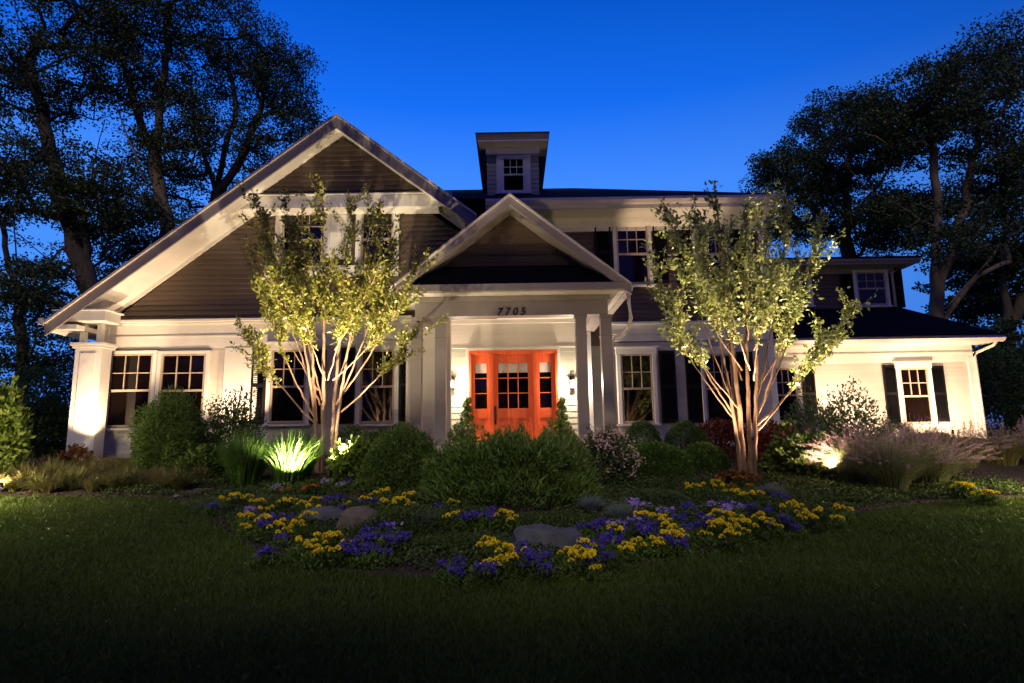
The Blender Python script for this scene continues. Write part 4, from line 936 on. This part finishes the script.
for i, (px, Y, h, s, lb) in enumerate([(885, 8.9, .95, .85, 'largest purple-plumed grass mound right of the visible spotlight'), (925, 9.3, .85, .75, 'purple-plumed grass mound right of the largest one'), (856, 9.3, .85, .6, 'plumed grass mound close beside the visible spotlight'),
        (960, 10.9, .75, .6, 'tan plumed grass below the right wing corner'), (1000, 11.0, .75, .6, 'tan plumed grass behind the gravel path near the right edge'), (925, 11.6, .75, .55, 'tan plumed grass in front of the russet plant'), (1040, 10.8, .75, .6, 'tan plumed grass cut by the right picture edge')]):
    grass_obj('fountain_grass', lb, foot(px, Y), 2400 if i < 3 else 1800, h, s, .0055, M['tan'] if i > 2 else M['plumegrass'], 60 + i, .55, .22, plumes=190 if i < 3 else 120)
for i, (px, Y, lb) in enumerate([(617, 7.4, 'grey-blue spiky grass tuft right of the largest bush'), (590, 7.9, 'grey-blue tuft close under the pink-flowered shrub'), (768, 8.4, 'grey-blue spiky tuft among the right flowers'), (425, 7.0, 'grey-blue spiky tuft left of the front boulder')]):
    grass_obj('fescue_tuft', lb, foot(px, Y), 700, .30, .26, .005, M['fescue'], 80 + i, .4, .06)
# lilyturf edging: individual tufts in rows along the left border
protoT = []
for i in range(4):
    rg = np.random.default_rng(90 + i); V, Fq, _t = blades_geo(rg, 300, .34, .34, .009, .75, .05); protoT.append(np_obj('lilyturf_tuft', V, [Fq], M['liri'] if i != 2 else M['tan']))
used = [False] * 4
rr = random.Random(3); kk = 0
for row, (Y, n) in enumerate(((10.0, 17), (10.6, 17), (11.3, 18), (12.0, 18))):
    for j in range(n):
        px = -30 + (238 if row < 2 else 205) * (j + rr.uniform(.2, .8)) / n * (1.0 if row else .93); k = kk % 4; kk += 1
        o = protoT[k] if not used[k] else protoT[k].copy()
        if used[k]: COL.objects.link(o)
        used[k] = True; b = foot(px, Y + rr.uniform(-.2, .2)); o.location = b; o.rotation_euler = (0, 0, rr.uniform(0, 6.28)); s = rr.uniform(1.0, 1.5); o.scale = (s, s, s)
        seg = 'at the left edge' if px < 60 else ('below the corner pillar and double window' if px < 140 else 'in front of the feathery shrub')
        tag(o, ('arching lilyturf tuft in the %s row %s' % (('front', 'second', 'third', 'rear')[row], seg)), 'grass tuft', 'lilyturf tufts edging the left border')

# ================================================================ BOULDERS AND STONES
def rock(name, label, px0, px1, top, Y, m, seed, flat=1.0, depth=.7):
    import bmesh
    b = foot((px0 + px1) / 2, Y); rx = (px1 - px0) / 2 * pxs(Y); h = P((px0 + px1) / 2, top, Y).z - b.z
    bm = bmesh.new(); bmesh.ops.create_icosphere(bm, subdivisions=4, radius=1)
    rg = np.random.default_rng(seed); planes = [(unit(rg.normal(size=3) * [1, 1, .8] + [0, 0, .2]), rg.uniform(.62, .9)) for _ in range(13)]; f = lumps(rg, 8, 3, 9)
    for v in bm.verts:
        p = np.array(v.co)
        for n_, d_ in planes:
            e = p @ n_ - d_
            if e > 0: p = p - n_ * e * .93
        p = p * (1 + .025 * f(p[None])[0]); p = p * [rx * 1.25, rx * depth * 1.25, h * 1.30]
        v.co = Vector((p[0], p[1], p[2]))
    me = bpy.data.meshes.new(name); bm.to_mesh(me); bm.free(); me.materials.append(m)
    for q in me.polygons: q.use_smooth = True
    o = bpy.data.objects.new(name, me); COL.objects.link(o); o.location = b + Vector((0, 0, .0)); o.rotation_euler = (0, .06 * (seed % 3 - 1), 0)
    return tag(o, label, 'boulder')
rock('boulder', 'flat bluish boulder, left one of the touching pair', 305, 354, 508, 7.6, M['rock'], 3)
rock('boulder', 'brownish tilted boulder, right one of the touching pair', 338, 382, 511, 7.2, M['rockwarm'], 5)
rock('boulder', 'largest bluish boulder at the front of the bed between marigolds', 514, 576, 526, 6.4, M['rock'], 8)
rock('boulder', 'flat grey boulder left of the right tree foot', 684, 733, 492, 8.9, M['rock'], 12)
for i, (px, Y, wdt, lb) in enumerate([(210, 9.9, 30, 'flat stepping stone at the tip of the lilyturf border'), (190, 9.4, 24, 'small flat stepping stone next to the lawn edge'), (232, 10.3, 22, 'flat stepping stone at the foot of the tall green grass')]):
    rock('stepping_stone', lb, px - wdt / 2, px + wdt / 2, P and 486 - i * 2, Y, M['rockwarm'], 20 + i).scale = (1, 1, .35)

# ================================================================ BEDDING FLOWERS
def bloom_dome(rg, r):
    D = unit(rg.normal(size=(46, 3))); D[:, 2] = np.abs(D[:, 2]); p = D * r * .55
    return leaves_geo(p, D + rg.normal(size=D.shape) * .35, r * .62, r * .55, rg, .2)
def bloom_flat(rg, r):
    parts = []
    for q in range(4):
        c = rg.normal(size=3) * r * .75 * [1, 1, .7]; a0 = rg.random() * 6; A = a0 + np.arange(5) * 2 * pi / 5; t = unit(rg.normal(size=3) * .4 + [0, -.5, .7]); u = unit(np.cross(t, [1, .1, 0])); v_ = np.cross(t, u)
        d = np.cos(A)[:, None] * u + np.sin(A)[:, None] * v_ + t * .25; parts.append(leaves_geo(np.repeat(c[None], 5, 0), d, r * .85, r * .8, rg, .1))
    return join(parts)
def flower_proto(name, kind, petal, seed, r, nb, h, sp):
    rg = np.random.default_rng(seed); T = bpy.data.objects.new(name, None); COL.objects.link(T)
    V, Fq = shrub_geo(rg, sp * 1.5, sp * 1.5, h, 420, .04, .016, .1, .3, .6, -.05); np_obj('foliage', V, [Fq], M['mid'] if seed % 2 else M['deep'], T)
    for i in range(nb):
        V, Fq = bloom_dome(rg, r) if kind == 'dome' else bloom_flat(rg, r)
        if kind != 'dome': Fq = Fq[0]
        o = np_obj('bloom', V, [Fq], petal, T); a = rg.random() * 6.28; q = sp * (.25 + .65 * rg.random()); o.location = (cos(a) * q, sin(a) * q, h * (1.0 + .25 * rg.random()) - q * .25)
    return T
K = {}
for j in range(3):
    K['y', j] = flower_proto('marigold', 'dome', M['yellow'], 201 + j, .030, 4, .15, .085)
    K['o', j] = flower_proto('marigold', 'dome', M['orange'], 211 + j, .026, 4, .13, .085)
    K['b', j] = flower_proto('petunia', 'flat', M['blue'], 221 + j, .030, 5, .14, .09)
    K['l', j] = flower_proto('petunia', 'flat', M['lilac'], 231 + j, .028, 4, .15, .09)
FL = {'y': [(224,499),(237,499),(248,498),(270,507),(283,503),(292,501),(303,504),(315,499),(246,525),(253,520),(276,529),(286,524),(298,524),(308,518),(317,540),(327,540),(334,540),(315,553),(325,548),(337,552),(345,545),(347,503),(375,493),(385,493),(396,498),(403,501),(410,503),(387,505),(446,518),(455,512),(453,501),(503,518),(512,519),(488,538),(489,551),(500,544),(507,553),(510,561),(500,563),(568,553),(579,548),(577,559),(586,553),(589,562),(595,566),(612,527),(619,530),(626,549),(636,545),(644,518),(690,488),(701,486),(715,482),(720,486),(740,496),(751,494),(759,494),(652,515),(663,518),(666,526),(674,534),(668,537),(683,535),(708,520),(718,518),(714,527),(705,533),(722,527),(729,518),(734,518),(738,523),(744,531),(759,518),(764,522),(771,519),(775,525),(796,505),(803,511),(805,514),(811,520),(837,517),(842,512),(960,489),(970,489),(981,494),(990,495),(258,508),(365,500),(410,497),(730,490)],
      'o': [(286,488),(303,488),(312,487),(731,483),(750,483),(740,478),(722,478)],
      'b': [(212,505),(261,518),(271,520),(266,526),(284,519),(283,535),(323,499),(333,498),(342,499),(349,480),(361,502),(371,502),(381,524),(388,534),(371,531),(359,540),(369,540),(361,547),(373,552),(402,537),(261,552),(478,514),(490,510),(471,518),(488,518),(460,557),(479,566),(446,563),(520,549),(531,551),(542,553),(531,561),(581,527),(592,526),(603,522),(605,540),(598,545),(608,556),(570,533),(605,537),(644,520),(668,514),(679,519),(656,527),(664,540),(685,527),(693,525),(699,526),(723,501),(753,508),(775,494),(783,496),(786,520),(325,507),(345,508),(640,530),(690,508),(440,505)],
      'l': [(326,480),(340,483),(390,528),(633,520),(648,504),(712,505),(734,508),(741,505),(250,512),(276,487)]}
MARK = [(235, 500, 'at the left tip of the flower bed'), (262, 525, 'at the left front of the flower bed'), (300, 492, 'below the brightly lit sword leaves'), (330, 548, 'in front of the pair of boulders'), (375, 540, 'just right of the brownish boulder'), (345, 505, 'just behind the pair of boulders'), (395, 497, 'under the large fine-leaved shrub'), (455, 508, 'at the left foot of the largest bush'), (500, 518, 'under the front of the largest bush'), (495, 552, 'left of the largest bluish boulder'), (535, 556, 'before the largest bluish boulder'), (585, 557, 'right of the largest bluish boulder'), (610, 528, 'beside the grey-blue grass tuft'), (655, 512, 'below the large front boxwood'), (670, 535, 'at the lawn edge below the boxwoods'), (715, 525, 'before the flat grey boulder'), (725, 484, 'at the foot of the right young tree'), (765, 520, 'between the right tree and the lawn'), (750, 498, 'just in front of the right tree foot'), (805, 513, 'below the dark broad-leaved bush'), (840, 515, 'at the right end of the flower bed'), (975, 491, 'beside the gravel path at right')]
_r = random.Random(12)
for c_, m_ in (('y', 26), ('b', 34), ('l', 6)):
    for q_ in _r.choices([p for p in FL[c_] if p[1] > 503 and p[0] < 900], k=m_): FL[c_].append((q_[0] + _r.choice((-1, 1)) * _r.uniform(7, 15), q_[1] + _r.uniform(-3, 7)))
CN = {'y': ('yellow marigold', 'yellow marigolds'), 'o': ('orange marigold', 'orange marigolds'), 'b': ('blue-violet petunia', 'blue-violet petunias'), 'l': ('pale lilac petunia', 'pale lilac petunias')}
first = {}
rr = random.Random(9); cnt = 0
for c, pts in FL.items():
    for px, py in pts:
        key = (c, cnt % 3); cnt += 1; src = K[key]
        if key not in first: T = src; first[key] = 1
        else:
            T = src.copy(); COL.objects.link(T)
            for ch in src.children: d = ch.copy(); COL.objects.link(d); d.parent = T
        b = G(px, py, .15); T.location = b; T.rotation_euler = (0, 0, rr.uniform(0, 6.28)); s = rr.uniform(.85, 1.25); T.scale = (s, s, s)
        ph = min(MARK, key=lambda m_: (m_[0] - px) ** 2 + 2 * (m_[1] - py) ** 2)[2]
        tag(T, CN[c][0] + ' plant in bloom ' + ph, 'flower', CN[c][1] + ' ' + ph)

# spiral topiaries in pots beside the door
for px, lb in ((467.5, 'potted spiral topiary left of the orange door'), (562.5, 'potted spiral topiary right of the orange door')):
    b = P(px, 440, 14.3); b.z = 1.04; T = thing('spiral_topiary', lb, 'potted plant', b, 'spiral topiaries flanking the door'); rg = np.random.default_rng(int(px))
    top = P(px, 398, 14.3).z - b.z
    MB().tube([b, b + Vector((0, 0, .02)), b + Vector((0, 0, .30)), b + Vector((0, 0, .32)), b + Vector((0, 0, .36))], [.11, .12, .16, .18, .18], 20).build('pot', M['terracotta'], T, smooth=True)
    MB().tube([b + Vector((0, 0, .3)), b + Vector((0, 0, top - .05))], .013, 8).build('stem', M['twig'], T)
    n = 4200; t = rg.random(n); a = t * 2 * pi * 3.2; R_ = .11 * (1 - .7 * t); c = np.stack([np.cos(a) * R_, np.sin(a) * R_, .40 + (top - .42) * t], 1)
    D = unit(rg.normal(size=(n, 3))); V, Fq = leaves_geo(c + D * .055, D + rg.normal(size=D.shape) * .3, .028, .018, rg); np_obj('foliage', V, [Fq], M['mid'], T)

# ================================================================ GARDEN LIGHTS
def lit(px, Y, tgt, energy, label, h=.16, **k):
    b = foot(px, Y); return spot_fixture(b + Vector((0, 0, h)), tgt, energy, label, **k)
lit(92, 12.6, w(86, 360, 13.4), 620, 'spotlight hidden in lilyturf at the corner pillar', angle=82, h=.3)
lit(230, 12.95, w(230, 340, 14), 560, 'spotlight aimed at the white panel between the windows', angle=84, h=.25)
lit(294, 9.7, w(312, 270, 11.0), 620, 'spotlight before the sword leaves aimed up the left tree', angle=125, color=(1.0, .79, .50))
lit(331, 9.75, w(330, 310, 10.3), 1700, 'spotlight beside the large-leaved plant aimed at the left tree', angle=92, color=(1.0, .79, .50), h=.25)
lit(318, 11.9, w(322, 300, 11.4), 800, 'spotlight behind the left tree trunks aimed upward', angle=84, color=(1.0, .79, .50), h=.25)
lit(140, 12.7, w(160, 255, 13.3), 220, 'spotlight in the left border aimed at the gable rake', angle=75, h=.3)
lit(505, 10.9, w(508, 270, 12.6), 75, 'spotlight behind the largest bush aimed at the portico gable', angle=80)
lit(668, 13.4, w(672, 205, 14.5), 800, 'spotlight between the boxwood balls aimed at the cornice', angle=30, h=.3)
lit(832, 9.3, w(790, 360, 9.8), 520, 'visible glaring spotlight between the dark bush and the plumed grass', angle=145, h=.24, blend=.5)
lit(764, 10.0, w(757, 300, 9.6), 2200, 'spotlight right of the right tree trunks aimed upward', angle=74, color=(1.0, .79, .50))
lit(726, 9.2, w(738, 290, 9.2), 800, 'spotlight left of the right tree trunks aimed upward', angle=74, color=(1.0, .79, .50))
lit(872, 15.2, w(880, 350, 16.8), 750, 'spotlight aimed at the right wing wall left of its window', angle=130, h=.3)
lit(955, 15.4, w(958, 370, 16.8), 650, 'spotlight aimed at the right wing corner', angle=130, h=.3)
lit(5, 9.7, w(0, 415, 11), 160, 'spotlight near the lit bush at the left edge', angle=110)
def lawn_fill_light(px, Y, energy, label):  # lamps added out of view to brighten both sides of the lawn
    b = foot(px, Y); r = thing('lawn_fill_light', label, 'garden light', b, 'added lawn lights')
    MB().tube([b, b + Vector((0, 0, .62))], .012, 8).build('post', M['black'], r)
    MB().tube([b + Vector((0, 0, .60)), b + Vector((0, 0, .61)), b + Vector((0, 0, .66)), b + Vector((0, 0, .69))], [.11, .115, .05, .01], 18).build('shade', M['black'], r, smooth=True)
    MB().tube([b + Vector((0, 0, .54)), b + Vector((0, 0, .598))], .02, 12).build('lamp_glass', M['lampglass'], r)
    l = lamp('POINT', 'lawn_fill_lamp', (0, 0, .50), energy, size=.04, color=(1.0, .80, .42)); l.parent = r
lawn_fill_light(-70, 8.6, 420, 'unseen path light added beyond the left picture edge to brighten the lawn')
lawn_fill_light(1090, 8.0, 260, 'unseen path light added beyond the right picture edge to brighten the lawn')
